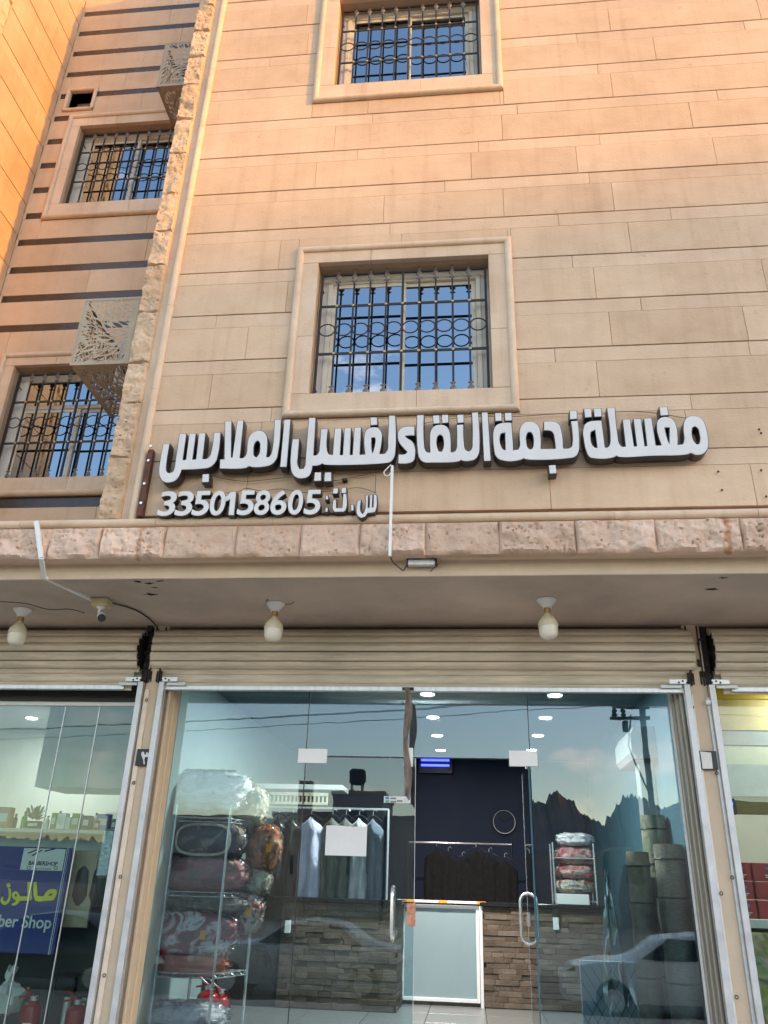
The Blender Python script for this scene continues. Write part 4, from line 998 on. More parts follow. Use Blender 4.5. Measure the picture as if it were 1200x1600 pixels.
# extra top rail piece and stubs at the feet
def fabric(name, cols, scale=6, rough=.85):
    m = bpy.data.materials.new(name); nt, b = nodes(m); L = nt.links.new; N = nt.nodes.new
    t = N('ShaderNodeTexCoord'); n = N('ShaderNodeTexNoise'); n.inputs['Scale'].default_value = scale; n.inputs['Detail'].default_value = 2.5; n.inputs['Distortion'].default_value = 1.2; L(t.outputs['Object'], n.inputs['Vector'])
    r = N('ShaderNodeValToRGB'); r.color_ramp.interpolation = 'EASE'; e = r.color_ramp.elements
    while len(e) < len(cols): e.new(.5)
    for i, c in enumerate(cols): e[i].position = .32 + .36 * i / max(1, len(cols) - 1); e[i].color = c + (1,)
    L(n.outputs['Fac'], r.inputs[0]); L(r.outputs[0], b.inputs['Base Color']); b.inputs['Roughness'].default_value = rough
    n2 = N('ShaderNodeTexNoise'); n2.inputs['Scale'].default_value = 16; n2.inputs['Detail'].default_value = 5; n2.inputs['Distortion'].default_value = .8; L(t.outputs['Object'], n2.inputs['Vector'])
    bp = N('ShaderNodeBump'); bp.inputs['Strength'].default_value = .55; bp.inputs['Distance'].default_value = .03; L(n2.outputs['Fac'], bp.inputs['Height']); L(bp.outputs[0], b.inputs['Normal'])
    return m
def bundle(px, py, w, h, Y, dep, mt, label, name='bedding_bundle', bag=True, tilt=0, tagc=None, amp=.12, piping=None, seed=0, roll=False):
    """folded, bagged bedding: puffy superellipsoid with soft folds and a crinkled film around it"""
    c = at(px, py, Y); sc = (c.y * .9 + (c.z - 1.6) * .42) / 1250; rx, rz = w * sc / 2, h * sc / 2; ry = dep / 2
    t = thing(name, label, 'bedding', (c.x, Y, c.z - rz), 'bagged bedding')
    def shell(k, amp_, fr, n=64, mres=34):
        vs = []; fs = []
        for i in range(mres + 1):
            ph = -math.pi / 2 + math.pi * i / mres
            for j in range(n):
                th = 2 * math.pi * j / n; sg = lambda v, p: math.copysign(abs(v) ** p, v)
                X, Yy, Z = sg(math.cos(ph), .62) * sg(math.cos(th), .68), sg(math.cos(ph), .62) * sg(math.sin(th), .68), sg(math.sin(ph), .85)
                q = Vector((X * fr, Yy * fr, Z * fr * 1.6 + seed * 3.1)); f = 1 + amp_ * noise.fractal(q, .8, 2.1, 4)
                f += .02 * math.sin(X * 7 + Z * 5 + 3 * noise.noise(q * 1.3)) - .05 * max(0, 1 - 7 * abs(noise.noise(q * 1.7 + Vector((5, 2, seed)))))
                if roll: f += .045 * math.sin(Z * 10 + 3 * noise.noise(q))
                vs.append((c.x + X * rx * k * f, Y + Yy * ry * k * f, c.z + Z * rz * k * f + tilt * X * rx))
        for i in range(mres):
            for j in range(n): a = i * n + j; b = i * n + (j + 1) % n; fs.append((a, b, b + n, a + n))
        return MB().add(vs, fs)
    shell(1, amp, 1.5).build('folded_cloth', mt, t, smooth=True, ang=80)
    if piping:
        P = [(c.x + rx * .72 * math.copysign(abs(math.cos(a)) ** .6, math.cos(a)), Y - ry * .93, c.z + rz * .72 * math.copysign(abs(math.sin(a)) ** .7, math.sin(a))) for a in [2 * math.pi * q / 30 for q in range(30)]]
        MB().tube(P, .012, 6, closed=True).build('piping', piping, t, smooth=True)
    if bag: shell(1.07, amp * 1.3, 4.2, 72, 40).build('plastic_bag', M_film, t, smooth=True, ang=80)
    if tagc: MB().cbox(c.x + rx * .35, c.x + rx * .35 + .05, Y - ry * 1.12, Y - ry * 1.12 + .003, c.z - .035, c.z + .035, .001).build('paper_tag', tagc, t)
    return t
F_white = fabric('white_quilt', ((.66, .68, .74), (.84, .84, .84), (.76, .77, .80)), 3)
F_navy = fabric('navy_floral_pillow', ((.015, .025, .045), (.03, .045, .07), (.35, .26, .2)), 5)
F_mauve = fabric('mauve_blanket', ((.34, .17, .17), (.60, .24, .24), (.40, .27, .22)), 5)
F_brown = fabric('brown_floral_quilt', ((.16, .07, .04), (.50, .15, .07), (.40, .30, .20)), 9)
F_cream = fabric('cream_quilt', ((.42, .36, .27), (.62, .56, .44)), 5)
F_grey = fabric('grey_brown_quilt', ((.12, .105, .09), (.30, .27, .23)), 7)
F_burg = fabric('burgundy_floral_blanket', ((.28, .03, .06), (.75, .68, .62), (.38, .06, .09), (.14, .13, .13)), 4.5)
F_salmon = fabric('salmon_blanket', ((.75, .20, .12), (.85, .34, .22)), 3)
F_plaid = fabric('plaid_quilt', ((.06, .10, .25), (.60, .54, .42), (.30, .04, .05)), 10)
F_pale = fabric('pale_grey_patterned_quilt', ((.10, .12, .14), (.48, .50, .52), (.60, .60, .60)), 5)
F_pink = fabric('pink_floral_blanket', ((.40, .06, .08), (.58, .30, .28), (.50, .42, .36)), 6)
T_or = mat('orange_tag', (.85, .32, .02), .6)
bundle(322, 1240, 146, 68, 8.05, .46, F_white, 'large white quilt in clear plastic on top of the wire rack', seed=1, roll=True, amp=.10)
bundle(392, 1262, 52, 62, 8.18, .36, F_cream, 'cream quilt end bulging out right of the white quilt on top', seed=2)
bundle(325, 1313, 122, 62, 7.99, .34, F_navy, 'navy pillow set with pale piping under the top wire shelf', piping=F_cream, seed=3, amp=.06)
bundle(312, 1364, 156, 54, 8.0, .36, F_mauve, 'mauve pink blanket rolled on the middle wire shelf', seed=4, amp=.08)
bundle(413, 1326, 52, 66, 8.22, .30, F_brown, 'brown and red floral bundle with an orange tag right of the navy pillows', seed=5, tagc=T_or)
bundle(402, 1375, 44, 42, 8.22, .26, F_cream, 'small cream bundle sticking out right of the mauve blanket', seed=6)
bundle(318, 1412, 150, 34, 8.10, .40, F_grey, 'flat grey brown quilt just under the middle wire shelf', seed=7)
bundle(382, 1424, 58, 58, 8.20, .32, F_plaid, 'cream and blue patterned bundle with red piping at the right end of the rack', seed=8, tagc=T_or)
bundle(297, 1458, 158, 66, 8.0, .36, F_burg, 'burgundy blanket with white and grey flowers on the lower part of the rack', seed=9, tagc=T_or, amp=.10)
bundle(288, 1506, 140, 34, 8.0, .36, F_salmon, 'salmon pink blanket rolled on the lower wire shelf', seed=10, roll=True, amp=.06)
bundle(282, 1592, 150, 48, 8.0, .38, F_pale, 'pale grey patterned bundle on the floor at the bottom of the rack', seed=11)
def extinguisher(px, py, Y, h, label, hose=True):
    c = at(px, py, Y); r = .108 * h / .5; t = thing('fire_extinguisher', label, 'fire extinguisher', (c.x, Y, c.z - h), 'fire extinguishers')
    M_red = bpy.data.materials.get('red_enamel') or mat('red_enamel', (.42, .012, .015), .25, var=.08)
    z = c.z - h
    MB().lathe([(r * .9, 0), (r, .01), (r, h * .86), (r * .95, h * .91), (r * .78, h * .955), (r * .4, h * .99), (r * .33, h)], (c.x, Y, z), n=28).build('cylinder', M_red, t, smooth=True)
    MB().lathe([(r * .4, 0), (r * .4, .035)], (c.x, Y, z + h), n=12).build('valve', M_alu, t, smooth=True)
    hd = MB(); hd.tube([(c.x, Y, z + h + .03), (c.x - .03, Y - .02, z + h + .05), (c.x - .11, Y - .03, z + h + .11)], .010, 6); hd.tube([(c.x, Y, z + h + .03), (c.x - .05, Y - .02, z + h + .035), (c.x - .13, Y - .03, z + h + .02)], .009, 6)
    hd.build('handle', M_red, t, smooth=True)
    MB().tube([(c.x, Y, z + h + .02), (c.x + .07, Y - .02, z + h + .02), (c.x + .11, Y - .03, z + h - .06), (c.x + .11, Y - .03, z + h * .4)], .010, 8).build('hose', M_dark, t, smooth=True)
    MB().box(c.x - .02, c.x + .055, Y - r - .003, Y - r + .004, z + h * .25, z + h * .62).build('label_plate', M_plastic_w, t)
extinguisher(328, 1546, 8.75, .55, 'red fire extinguisher standing behind the wire rack'); extinguisher(345, 1552, 8.85, .5, 'shorter red fire extinguisher right behind the wire rack')
extinguisher(53, 1563, 7.95, .42, 'red fire extinguisher with a white label on the left in the barber shop')
extinguisher(122, 1569, 7.95, .42, 'red fire extinguisher with a yellow tag beside the barber shop pier')

# --- garments on a rail
def garment(x, y, ztop, w, h, m, label, folds=7, film=True, fl=.6, ph=0):
    t = thing('hanging_garment', label, 'garment', (x, y, ztop), 'garments on hangers')
    vs = []; fs = []; n = 36; R_ = 22
    for i in range(R_ + 1):
        v = i / R_; z = ztop - .04 - v * h; ww = w * (.18 + .82 * min(1, v / .10) ** .6) * (1 + .10 * v * fl + .03 * math.sin(v * 6 + ph)) / 2; dd = .05 * (1 - .3 * v) + .02
        for j in range(n):
            a = 2 * math.pi * j / n; f = 1 + .22 * min(1, v * 3) * math.sin(a * folds + ph + v * 1.3 + noise.noise(Vector((v * 3, a, ph))) * 1.5)
            vs.append((x + math.cos(a) * ww * (1 + .04 * math.sin(v * 9 + a)), y + math.sin(a) * dd * f, z + (.035 * abs(math.cos(a)) * -1 if v < .1 else 0)))
    for i in range(R_):
        for j in range(n): a = i * n + j; b = i * n + (j + 1) % n; fs.append((a, a + n, b + n, b))
    MB().add(vs, fs).build('cloth', m, t, smooth=True, ang=80)
    MB().tube([(x - w * .42, y, ztop - .07), (x - .03, y, ztop - .01), (x + .03, y, ztop - .01), (x + w * .42, y, ztop - .07)], .006, 6).build('hanger', M_dark, t, smooth=True)
    MB().tube([(x, y, ztop - .01), (x, y, ztop + .03), (x + .025, y, ztop + .055), (x + .045, y, ztop + .03)], .0035, 6).build('hook', M_chrome, t, smooth=True)
    if film:
        c = Vector((x, y, 0)); vv = [((p[0] - x) * 1.08 + x, (p[1] - y) * 1.35 + y + .006 * math.sin(p[2] * 11 + p[0] * 30), p[2] - .02) for p in vs]
        MB().add(vv, fs).build('plastic_cover', M_film, t, smooth=True, ang=80)
    return t
rl = thing('clothes_rail', 'horizontal rail with hangers behind the counter left of the door', 'clothes rail', (-1.5, 9.75, FL))
MB().tube([(-2.45, 9.75, 2.40), (-.95, 9.75, 2.40)], .014, 10).build('rail', M_chrome, rl, smooth=True)
for x in (-2.45, -.95): MB().tube([(x, 9.75, FL), (x, 9.75, 2.40)], .014, 10).build('upright', M_chrome, rl, smooth=True)
Gm = [('charcoal_coat_cloth', (.02, .02, .025)), ('lilac_shirt_cloth', (.66, .66, .80)), ('grey_olive_cloth', (.16, .17, .14)), ('slate_cloth', (.14, .19, .24)), ('white_thobe_cloth', (.62, .62, .62)), ('black_cloth', (.005, .005, .006))]
GM = {a: fabric(a, (tuple(v * .8 for v in b), b), 4) for a, b in Gm}
for px, w_, h_, mk, lb in ((437, .26, 1.0, 'charcoal_coat_cloth', 'dark coat in plastic at the left end of the clothes rail'), (458, .28, .98, 'black_cloth', 'black garment in plastic beside the dark coat'), (487, .30, .92, 'lilac_shirt_cloth', 'pale lilac robe hanging left of the paper sheet'),
    (520, .24, .86, 'grey_olive_cloth', 'grey olive garment in shiny plastic under the paper sheet'), (541, .24, .88, 'grey_olive_cloth', 'second grey olive garment in shiny plastic, right under the paper sheet'), (562, .26, .9, 'white_thobe_cloth', 'white garment in plastic right of the paper sheet'), (583, .24, .92, 'slate_cloth', 'rightmost pale blue garment in plastic on the clothes rail')):
    p = at(px, 1265, 9.7); garment(p.x, 9.72 + rnd.uniform(-.02, .02), 2.34, w_, h_, GM[mk], lb, ph=px)
# slotted grey shelf above the garments
sh_ = thing('slotted_shelf', 'pale slotted plastic shelf edge above the hanging clothes', 'shelf', (-2.0, 10.2, 2.5))
f_ = MB(); f_.cbox(-2.5, -1.72, 10.05, 10.09, 2.46, 2.49, .003); f_.cbox(-2.5, -1.72, 10.05, 10.09, 2.56, 2.60, .003)
for q in range(16): f_.box(-2.49 + q * .05, -2.47 + q * .05, 10.06, 10.08, 2.49, 2.56)
f_.build('slotted_edge', F_cream, sh_); MB().cbox(-2.78, -1.55, 10.1, 10.6, 2.64, 2.70, .006).build('shelf_board', M_wall_w, sh_)
# dark garments seen through the open door
rl2 = thing('clothes_rail', 'dark clothes rail deep inside the laundry seen through the open door', 'clothes rail', (-.1, 12.3, FL))
MB().tube([(-.9, 12.3, 2.18), (.55, 12.3, 2.18)], .014, 8).build('rail', M_chrome, rl2, smooth=True)
for x in (-.9, .55): MB().tube([(x, 12.3, FL), (x, 12.3, 2.18)], .014, 8).build('upright', M_dark, rl2, smooth=True)
for i, px in enumerate((682, 700, 722, 744, 764, 788)):
    p = at(px, 1330, 12.2); garment(p.x, 12.25, 2.14 - .06 * (i % 3), .34, .95, GM['black_cloth'], f'black garment hanging deep inside the doorway, {["first", "second", "third", "fourth", "fifth", "sixth"][i]} from its left', film=False, ph=i)
uv = thing('insect_lamp', 'wall lamp with two glowing blue tubes seen through the doorway top', 'insect lamp', (-.5, 13.5, 3.3))
a, b = at(656, 1184, 13.45), at(704, 1204, 13.45)
MB().cbox(a.x - .03, b.x + .03, 13.50, 13.58, b.z - .04, a.z + .06, .006).build('housing', M_dark, uv)
for zz in (a.z - .03, b.z + .08): MB().tube([(a.x + .02, 13.47, zz), (b.x - .02, 13.47, zz)], .018, 10).build('tube', M_uv, uv, smooth=True)
ck = at(788, 1284, 13.5); clk = thing('wall_clock', 'round dark wall clock with a pale rim on the back wall', 'clock', (ck.x, 13.55, ck.z))
MB().lathe([(.17, 0), (.17, .02)], (ck.x, 13.56, ck.z), (0, -1, 0), 32).build('dial', M_navy, clk); MB().tube([(ck.x + .17 * math.cos(q * math.pi / 16), 13.53, ck.z + .17 * math.sin(q * math.pi / 16)) for q in range(32)], .005, 6, closed=True).build('rim', M_alu, clk, smooth=True)
for a_, l_ in ((.6, .12), (2.4, .09)): MB().tube([(ck.x, 13.53, ck.z), (ck.x + l_ * math.cos(a_), 13.53, ck.z + l_ * math.sin(a_))], .006, 5).build('clock_hand', M_dark, clk)
# --- right side of the laundry: air conditioner, duct, carpets, second rack, board
acx = 1.84; a = at(940, 1160, 8.9)
M_acg = mat('aged_white_plastic', (.38, .40, .40), .5)
ac = thing('split_air_conditioner', 'white split air conditioner on the right-hand wall of the laundry', 'air conditioner', (acx, 8.9, 2.95))
pr = [(0, 0), (-.20, .0), (-.24, .06), (-.24, .22), (-.20, .30), (0, .31)]
vs = [(acx + x, 8.45 + dy, 2.83 + z) for dy in (0, .95) for x, z in pr]; n = 6
MB().add(vs, [(i, (i + 1) % n, n + (i + 1) % n, n + i) for i in range(n)] + [tuple(range(n))[::-1], tuple(range(n, 2 * n))]).build('casing', M_acg, ac)
MB().cbox(acx - .225, acx - .06, 8.50, 9.35, 2.815, 2.829, .003).build('outlet_flap', M_dimc, ac)
MB().cbox(acx - .16, acx - .002, 8.62, 8.80, 1.9, 2.80, .01).build('cover_duct', M_acg, ac)
def carpet(x, y, r, z1, m, label, film=True):
    t = thing('rolled_carpet', label, 'carpet', (x, y, FL), 'rolled carpets'); P = []
    MB().lathe([(r, FL + .02), (r * 1.02, FL + .4), (r * .98, z1 * .6), (r, z1)], (x, y, 0), n=28).build('carpet_roll', m, t, smooth=True)
    for zz in (z1 - .12, z1 - .42, FL + .5): MB().tube([(x + r * 1.02 * math.cos(q * math.pi / 12), y + r * 1.02 * math.sin(q * math.pi / 12), zz) for q in range(24)], .007, 5, closed=True).build('binding_rope', M_dark, t)
    if film:
        vs = []; fs = []; n, R_ = 30, 24
        for i in range(R_ + 1):
            for j in range(n):
                a = 2 * math.pi * j / n; rr = r * (1.06 + .09 * noise.fractal(Vector((math.cos(a) * 2, math.sin(a) * 2, i * .35 + x)), .8, 2, 3)); vs.append((x + rr * math.cos(a), y + rr * math.sin(a), FL + .02 + (z1 - FL) * .7 * i / R_))
        for i in range(R_):
            for j in range(n): q1 = i * n + j; q2 = i * n + (j + 1) % n; fs.append((q1, q2, q2 + n, q1 + n))
        MB().add(vs, fs).build('plastic_wrap', M_film, t, smooth=True, ang=80)
C_grey = mat('ribbed_grey_carpet', (.34, .29, .22), .95, var=.35, scale=30, bump=.8, bscale=60, stretch=(1, 1, 6)); C_green = fabric('green_beige_carpet', ((.20, .24, .14), (.36, .33, .24)), 6); C_brown = mat('brown_carpet_back', (.27, .21, .14), .95, var=.25, scale=12, bump=.6)
carpet(1.70, 7.78, .125, 2.0, C_grey, 'ribbed grey carpet roll standing wrapped in plastic beside the right jamb'); carpet(1.50, 8.15, .10, 1.95, C_brown, 'brown carpet roll standing left of the ribbed grey one'); carpet(1.71, 8.35, .115, 2.28, C_green, 'green and beige carpet roll standing taller at the back of the row')
fl_ = MB(); vs = []; n = 12
for i in range(n + 1):
    t = i / n
    for j in range(9):
        s_ = j / 8; wv = .02 + .20 * t; vs.append((1.17 + (s_ - .4) * wv * 1.5, 7.9 + .04 * math.sin(s_ * 13 + t * 4), 1.78 - t * 1.25 + .02 * math.sin(s_ * 9)))
fl_.add(vs, [(9 * i + j, 9 * i + j + 1, 9 * i + j + 10, 9 * i + j + 9) for i in range(n) for j in range(8)])
tag(fl_.build('plastic_sheet', M_film, None, smooth=True, ang=80), 'loose clear plastic sheet hanging in front of the carpet rolls', 'plastic sheet')
bd = thing('lattice_board', 'pale board with a diagonal lattice leaning low behind the right fixed pane', 'board', (.95, 8.6, FL))
a, b = at(905, 1500, 8.6), at(1035, 1605, 8.6)
MB().cbox(a.x, b.x, 8.6, 8.63, FL + .02, a.z, .004).build('board_sheet', M_panel, bd)
for q in range(9):
    x = a.x + (b.x - a.x) * (q - 1) / 8
    for s in (-1, 1):
        p0 = Vector((x, 8.597, FL + .03)); p1 = Vector((x + s * .35, 8.597, a.z - .02))
        if s * (p1.x - (b.x if s > 0 else a.x)) > 0: tt = ((b.x if s > 0 else a.x) - p0.x) / (p1.x - p0.x); p1 = p0.lerp(p1, max(.0, min(1, tt)))
        if (p1 - p0).length > .05 and a.x <= x <= b.x: MB().tube([p0, p1], .003, 4).build('lattice_line', M_dark, bd)
r2 = thing('wire_shelf_rack', 'small chrome rack with pink blankets on the right behind the counter', 'shelf rack', (1.1, 10.4, 1.47))
xr0, xr1 = at(866, 1400, 10.4).x, at(930, 1400, 10.4).x
for x in (xr0, xr1):
    for y in (10.25, 10.6): MB().tube([(x, y, 1.475), (x, y, 2.12)], .011, 8).build('post', M_chrome, r2, smooth=True)
for z in (1.50, 1.95): MB().cbox(xr0, xr1, 10.25, 10.6, z, z + .012, .003).build('shelf', M_chrome, r2)
bundle(899, 1338, 60, 26, 10.42, .3, F_pink, 'pink blanket with white lettering-like pattern on the small right rack', seed=21, bag=True); bundle(899, 1363, 58, 22, 10.42, .3, F_pink, 'deeper pink blanket in the middle of the small right rack', seed=22); bundle(899, 1384, 58, 20, 10.42, .3, F_plaid, 'folded patterned cloth at the bottom of the small right rack', seed=23); bundle(898, 1312, 54, 18, 10.42, .3, F_white, 'folded white cloth on top of the small right rack', seed=24)
sd = thing('box', 'plain white carton on the worktop under the small right rack', 'box', (1.1, 10.15, 1.475)); MB().cbox(.93, 1.28, 10.02, 10.2, 1.475, 1.58, .004).build('carton', M_plastic_w, sd)

# --- barber shop interior
bh = MB().box(-5.15, -3.115, 9.5, 10.3, 2.55, ZC).build('bulkhead', M_wall_w, B)
MB().box(-8.19, -3.07, 11.2, 11.3, FB, ZC).build('barber_back_wall', M_wall_w, B)
MB().box(-8.19, -3.112, YG + .08, 11.2, FB, FB + .01).build('barber_floor', M_tile, B)
ps = thing('barber_signboard', 'tilted dark blue sign with yellow Arabic word and white lettering inside the left shop', 'sign', (-4.7, 8.6, .9))
YP = 8.6
P0, P1 = at(-70, 1325, YP), at(113, 1325, YP); zb_ = at(40, 1490, YP).z
M_blue = mat('deep_blue_sign', (.015, .03, .22), .35, var=.05); M_yel = mat('yellow_lettering', (.80, .72, .02), .4)
MB().cbox(P0.x, P1.x, YP, YP + .02, zb_, P1.z, .003).build('board', M_blue, ps)
MB().box(P1.x - .055, P1.x - .047, YP - .002, YP, zb_, P1.z).build('white_line', M_plastic_w, ps); MB().box(P1.x - .035, P1.x - .031, YP - .002, YP, zb_, P1.z).build('white_line', M_plastic_w, ps)
a, b = at(38, 1325, YP), at(97, 1361, YP); MB().cbox(a.x, b.x, YP - .004, YP - .001, b.z, a.z, .0015).build('badge', M_plastic_w, ps)
p_ = lambda px, py: (lambda w: (w.x, w.z))(at(px, py, YP - .006))
s_ = 270 / 1200; bc = lambda *v: [p_(s_ * x, 1320 + s_ * y) for x, y in sq(*v)]
mesh_part('arabic_lettering', outline_mesh('w', [bc(390,310, 395,330, 385,360, 370,385, 330,388, 250,388, 238,372, 235,260, 255,257, 262,355, 300,358, 310,345, 330,320, 360,308), bc(345,340, 368,338, 360,352, 335,355)], .004), M_yel, ps, (0, YP - .006, 0))
mesh_part('arabic_lettering', outline_mesh('w', [bc(215,257, 222,372, 210,387, 137,388, 128,405, 105,420, 82,421, 84,408, 105,398, 112,386, 92,372, 84,352, 90,330, 108,322, 126,332, 136,358, 190,358, 192,262), bc(104,340, 118,345, 116,362, 103,358)], .004), M_yel, ps, (0, YP - .006, 0))
mesh_part('arabic_lettering', outline_mesh('w', [bc(48,270, 65,265, 75,285, 62,298, 48,288)], .004), M_yel, ps, (0, YP - .006, 0))
mesh_part('arabic_lettering', outline_mesh('w', [bc(58,300, 74,305, 76,360, 62,400, 38,418, 14,410, 5,385, 12,362, 24,360, 22,382, 34,396, 50,384, 60,355)], .004), M_yel, ps, (0, YP - .006, 0))
me = text_mesh('Barber Shop', .155, .004, offset=.002, align='RIGHT'); w = at(80, 1449, YP); mesh_part('white_lettering', me, M_plastic_w, ps, (w.x, YP - .006, w.z - .01))
me = text_mesh('BARBERSHOP', .052, .002, offset=.001, align='CENTER'); w = at(67, 1352, YP); mesh_part('badge_lettering', me, M_dark, ps, (w.x, YP - .006, w.z))
me = text_mesh('HAIR CUT & SHAVES', .02, .002, align='CENTER'); w = at(67, 1357, YP); mesh_part('badge_lettering', me, M_dark, ps, (w.x, YP - .006, w.z - .01))
for (x0, y0, x1, y1) in ((44, 1333, 62, 1326), (70, 1330, 86, 1326), (50, 1337, 66, 1328)):
    a, b = at(x0, y0, YP - .006), at(x1, y1, YP - .006); MB().tube([a, b], .006, 5).build('scissor_blade', M_dark, ps)
for x0 in (45, 87):
    c_ = at(x0, 1356, YP - .006); MB().tube([(c_.x + .018 * math.cos(q * math.pi / 8), c_.y, c_.z + .014 * math.sin(q * math.pi / 8)) for q in range(16)], .003, 5, closed=True).build('scissor_ring', M_dark, ps)
# shelf with small goods
shf = thing('wall_shelf', 'pale grey shelf holding small bottles and boxes in the barber shop', 'shelf', (-4.3, 9.3, 2.05))
zs_ = at(100, 1296, 9.2).z
MB().cbox(-5.6, -3.12, 9.15, 9.5, zs_ - .04, zs_, .004).build('shelf_board', M_wall_w, shf); MB().box(-5.6, -3.12, 9.48, 9.5, FB + .01, zs_ - .04).build('cabinet_back', M_wall_w, shf)
def item(px, w_, h_, m, label, name, cat, Y=9.22, bottle=False):
    x = at(px, 1290, Y).x; t = thing(name, label, cat, (x, Y, zs_))
    if bottle:
        MB().lathe([(w_ / 2, .001), (w_ / 2, h_ * .65), (w_ * .2, h_ * .8), (w_ * .2, h_ * .86)], (x, Y, zs_), n=16).build('bottle_body', m, t, smooth=True); MB().lathe([(w_ * .24, h_ * .86), (w_ * .24, h_)], (x, Y, zs_), n=12).build('cap', M_dark, t, smooth=True)
    else:
        MB().cbox(x - w_ / 2, x + w_ / 2, Y - .05, Y + .05, zs_ + .001, zs_ + h_, .004).build('box_body', m, t); MB().box(x - w_ * .35, x + w_ * .35, Y - .052, Y - .05, zs_ + h_ * .3, zs_ + h_ * .7).build('printed_band', M_plastic_w, t)
M_grn = mat('green_package', (.10, .36, .08), .5); M_lil = mat('lilac_package', (.25, .22, .55), .5); M_pktx = mat('red_carton', (.45, .05, .04), .5); M_skin = mat('peach_package', (.55, .30, .17), .6, var=.3)
for a in ((5, .16, .22, M_skin, 'peach coloured photo box at the left end of the barber shelf', 'package', 'package'), (36, .06, .18, M_grn, 'green bottle at the left of the barber shelf', 'bottle', 'bottle', 9.22, True), (54, .16, .08, M_dark, 'flat black box holding a dried plant arrangement', 'box', 'box'), (73, .05, .14, M_plastic_w, 'white bottle with a dark cap next to the green packages', 'bottle', 'bottle', 9.22, True), (85, .06, .17, M_grn, 'dark green striped package in the middle of the barber shelf', 'package', 'package'), (97, .10, .17, M_alu, 'silver package printed with small faces', 'package', 'package'), (108, .06, .13, M_plastic_w, 'small white carton between the silver and green packages', 'package', 'package'), (119, .09, .17, M_grn, 'bright green package on the barber shelf', 'package', 'package'), (136, .09, .15, M_dark, 'dark grey package right of the bright green one', 'package', 'package'), (162, .14, .17, M_lil, 'lilac package at the right end of the barber shelf', 'package', 'package'), (180, .06, .12, M_grn, 'small green box at the very right of the barber shelf', 'package', 'package'), (22, .05, .16, M_dark, 'slim dark bottle between the photo box and the green bottle', 'bottle', 'bottle', 9.30, True), (128, .045, .12, M_skin, 'tan bottle squeezed between the bright green and dark grey packages', 'bottle', 'bottle', 9.30, True), (148, .05, .19, M_plastic_w, 'tall white bottle left of the lilac package', 'bottle', 'bottle', 9.32, True), (154, .05, .10, M_pktx, 'short red carton beside the tall white bottle', 'package', 'package', 9.20), (91, .05, .20, M_alu, 'tall silver can behind the silver package', 'bottle', 'bottle', 9.33, True)): item(*a)
w = at(54, 1270, 9.22); pl = MB()
for q in range(70):
    a_, e_, l_ = rnd.uniform(0, 6.28), rnd.uniform(.3, 1.4), rnd.uniform(.05, .17); o_ = Vector((w.x + .01, 9.22, zs_ + .08)); d_ = Vector((math.cos(a_) * math.cos(e_), math.sin(a_) * math.cos(e_), math.sin(e_)))
    q1 = o_ + d_ * l_; s2 = d_.orthogonal().normalized() * .012; pl.add([o_ + d_ * l_ * .4, q1 - s2, q1 + d_ * .03, q1 + s2], [(0, 1, 2, 3)])
tag(pl.build('dried_plant', fabric('dried_leaf', ((.20, .17, .10), (.42, .38, .26)), 8)), 'dried pale plant arrangement on the barber shelf', 'plant')
# low dark cabinet and tall items
tag(MB().cbox(-5.6, -3.20, 9.0, 9.14, FB + .01, 1.42, .006).build('low_cabinet', M_dark), 'low dark cabinet behind the fire extinguishers in the barber shop', 'cabinet')
MB().cbox(-5.6, -3.13, 8.96, 9.14, 1.425, 1.475, .004).build('barber_counter_top', M_alu, B)
a, b = at(113, 1328, 8.75), at(135, 1450, 8.75); tag(MB().cbox(a.x, b.x, 8.75, 8.78, b.z, a.z, .004).build('grey_board', M_cage), 'narrow beige board standing right of the blue sign', 'board')
for px, lb in ((142, 'dark salon chair back right of the beige board'), (168, 'dark salon chair back beside the pier')):
    a = at(px, 1350, 8.9); t = thing('salon_chair', lb, 'chair', (a.x, 8.9, FL))
    vs = []; fs = []
    MB().lathe([(.02, 0), (.10, .02), (.13, .12), (.12, .34), (.08, .46), (.02, .5)], (a.x, 8.85, a.z - .42), n=20).build('backrest', M_dark, t, smooth=True)
    MB().cbox(a.x - .14, a.x + .14, 8.82, 9.0, FB + .4, FB + .6, .03).build('seat', M_dark, t); MB().tube([(a.x, 8.9, FB + .01), (a.x, 8.9, FB + .4)], .04, 10).build('pedestal', M_chrome, t, smooth=True)
fb = at(172, 1295, 8.4); tag(MB().cbox(fb.x - .07, fb.x + .07, 8.38, 8.5, fb.z - .45, fb.z, .02).build('foil_bag', mat('crinkled_foil', (.5, .55, .6), .3, metal=.6, bump=1, bscale=30)), 'silvery crinkled bag hanging beside the barber shop pier', 'bag')
pb_ = at(6, 1575, 8.2); bgm = MB().lathe([(.05, 0), (.13, .03), (.16, .10), (.15, .17), (.10, .23), (.04, .26), (.02, .28), (.05, .33), (.03, .35)], (0, 0, 0), n=26)
bgm.v = [tuple(Vector(v) * (1 + .28 * noise.fractal(Vector(v) * 14, .8, 2, 3)) + Vector((pb_.x, 8.2, FL - .02))) for v in bgm.v]
tag(bgm.build('plastic_bag', M_plastic_w, None, smooth=True, ang=25), 'white knotted plastic bag on the floor at the far left', 'bag')

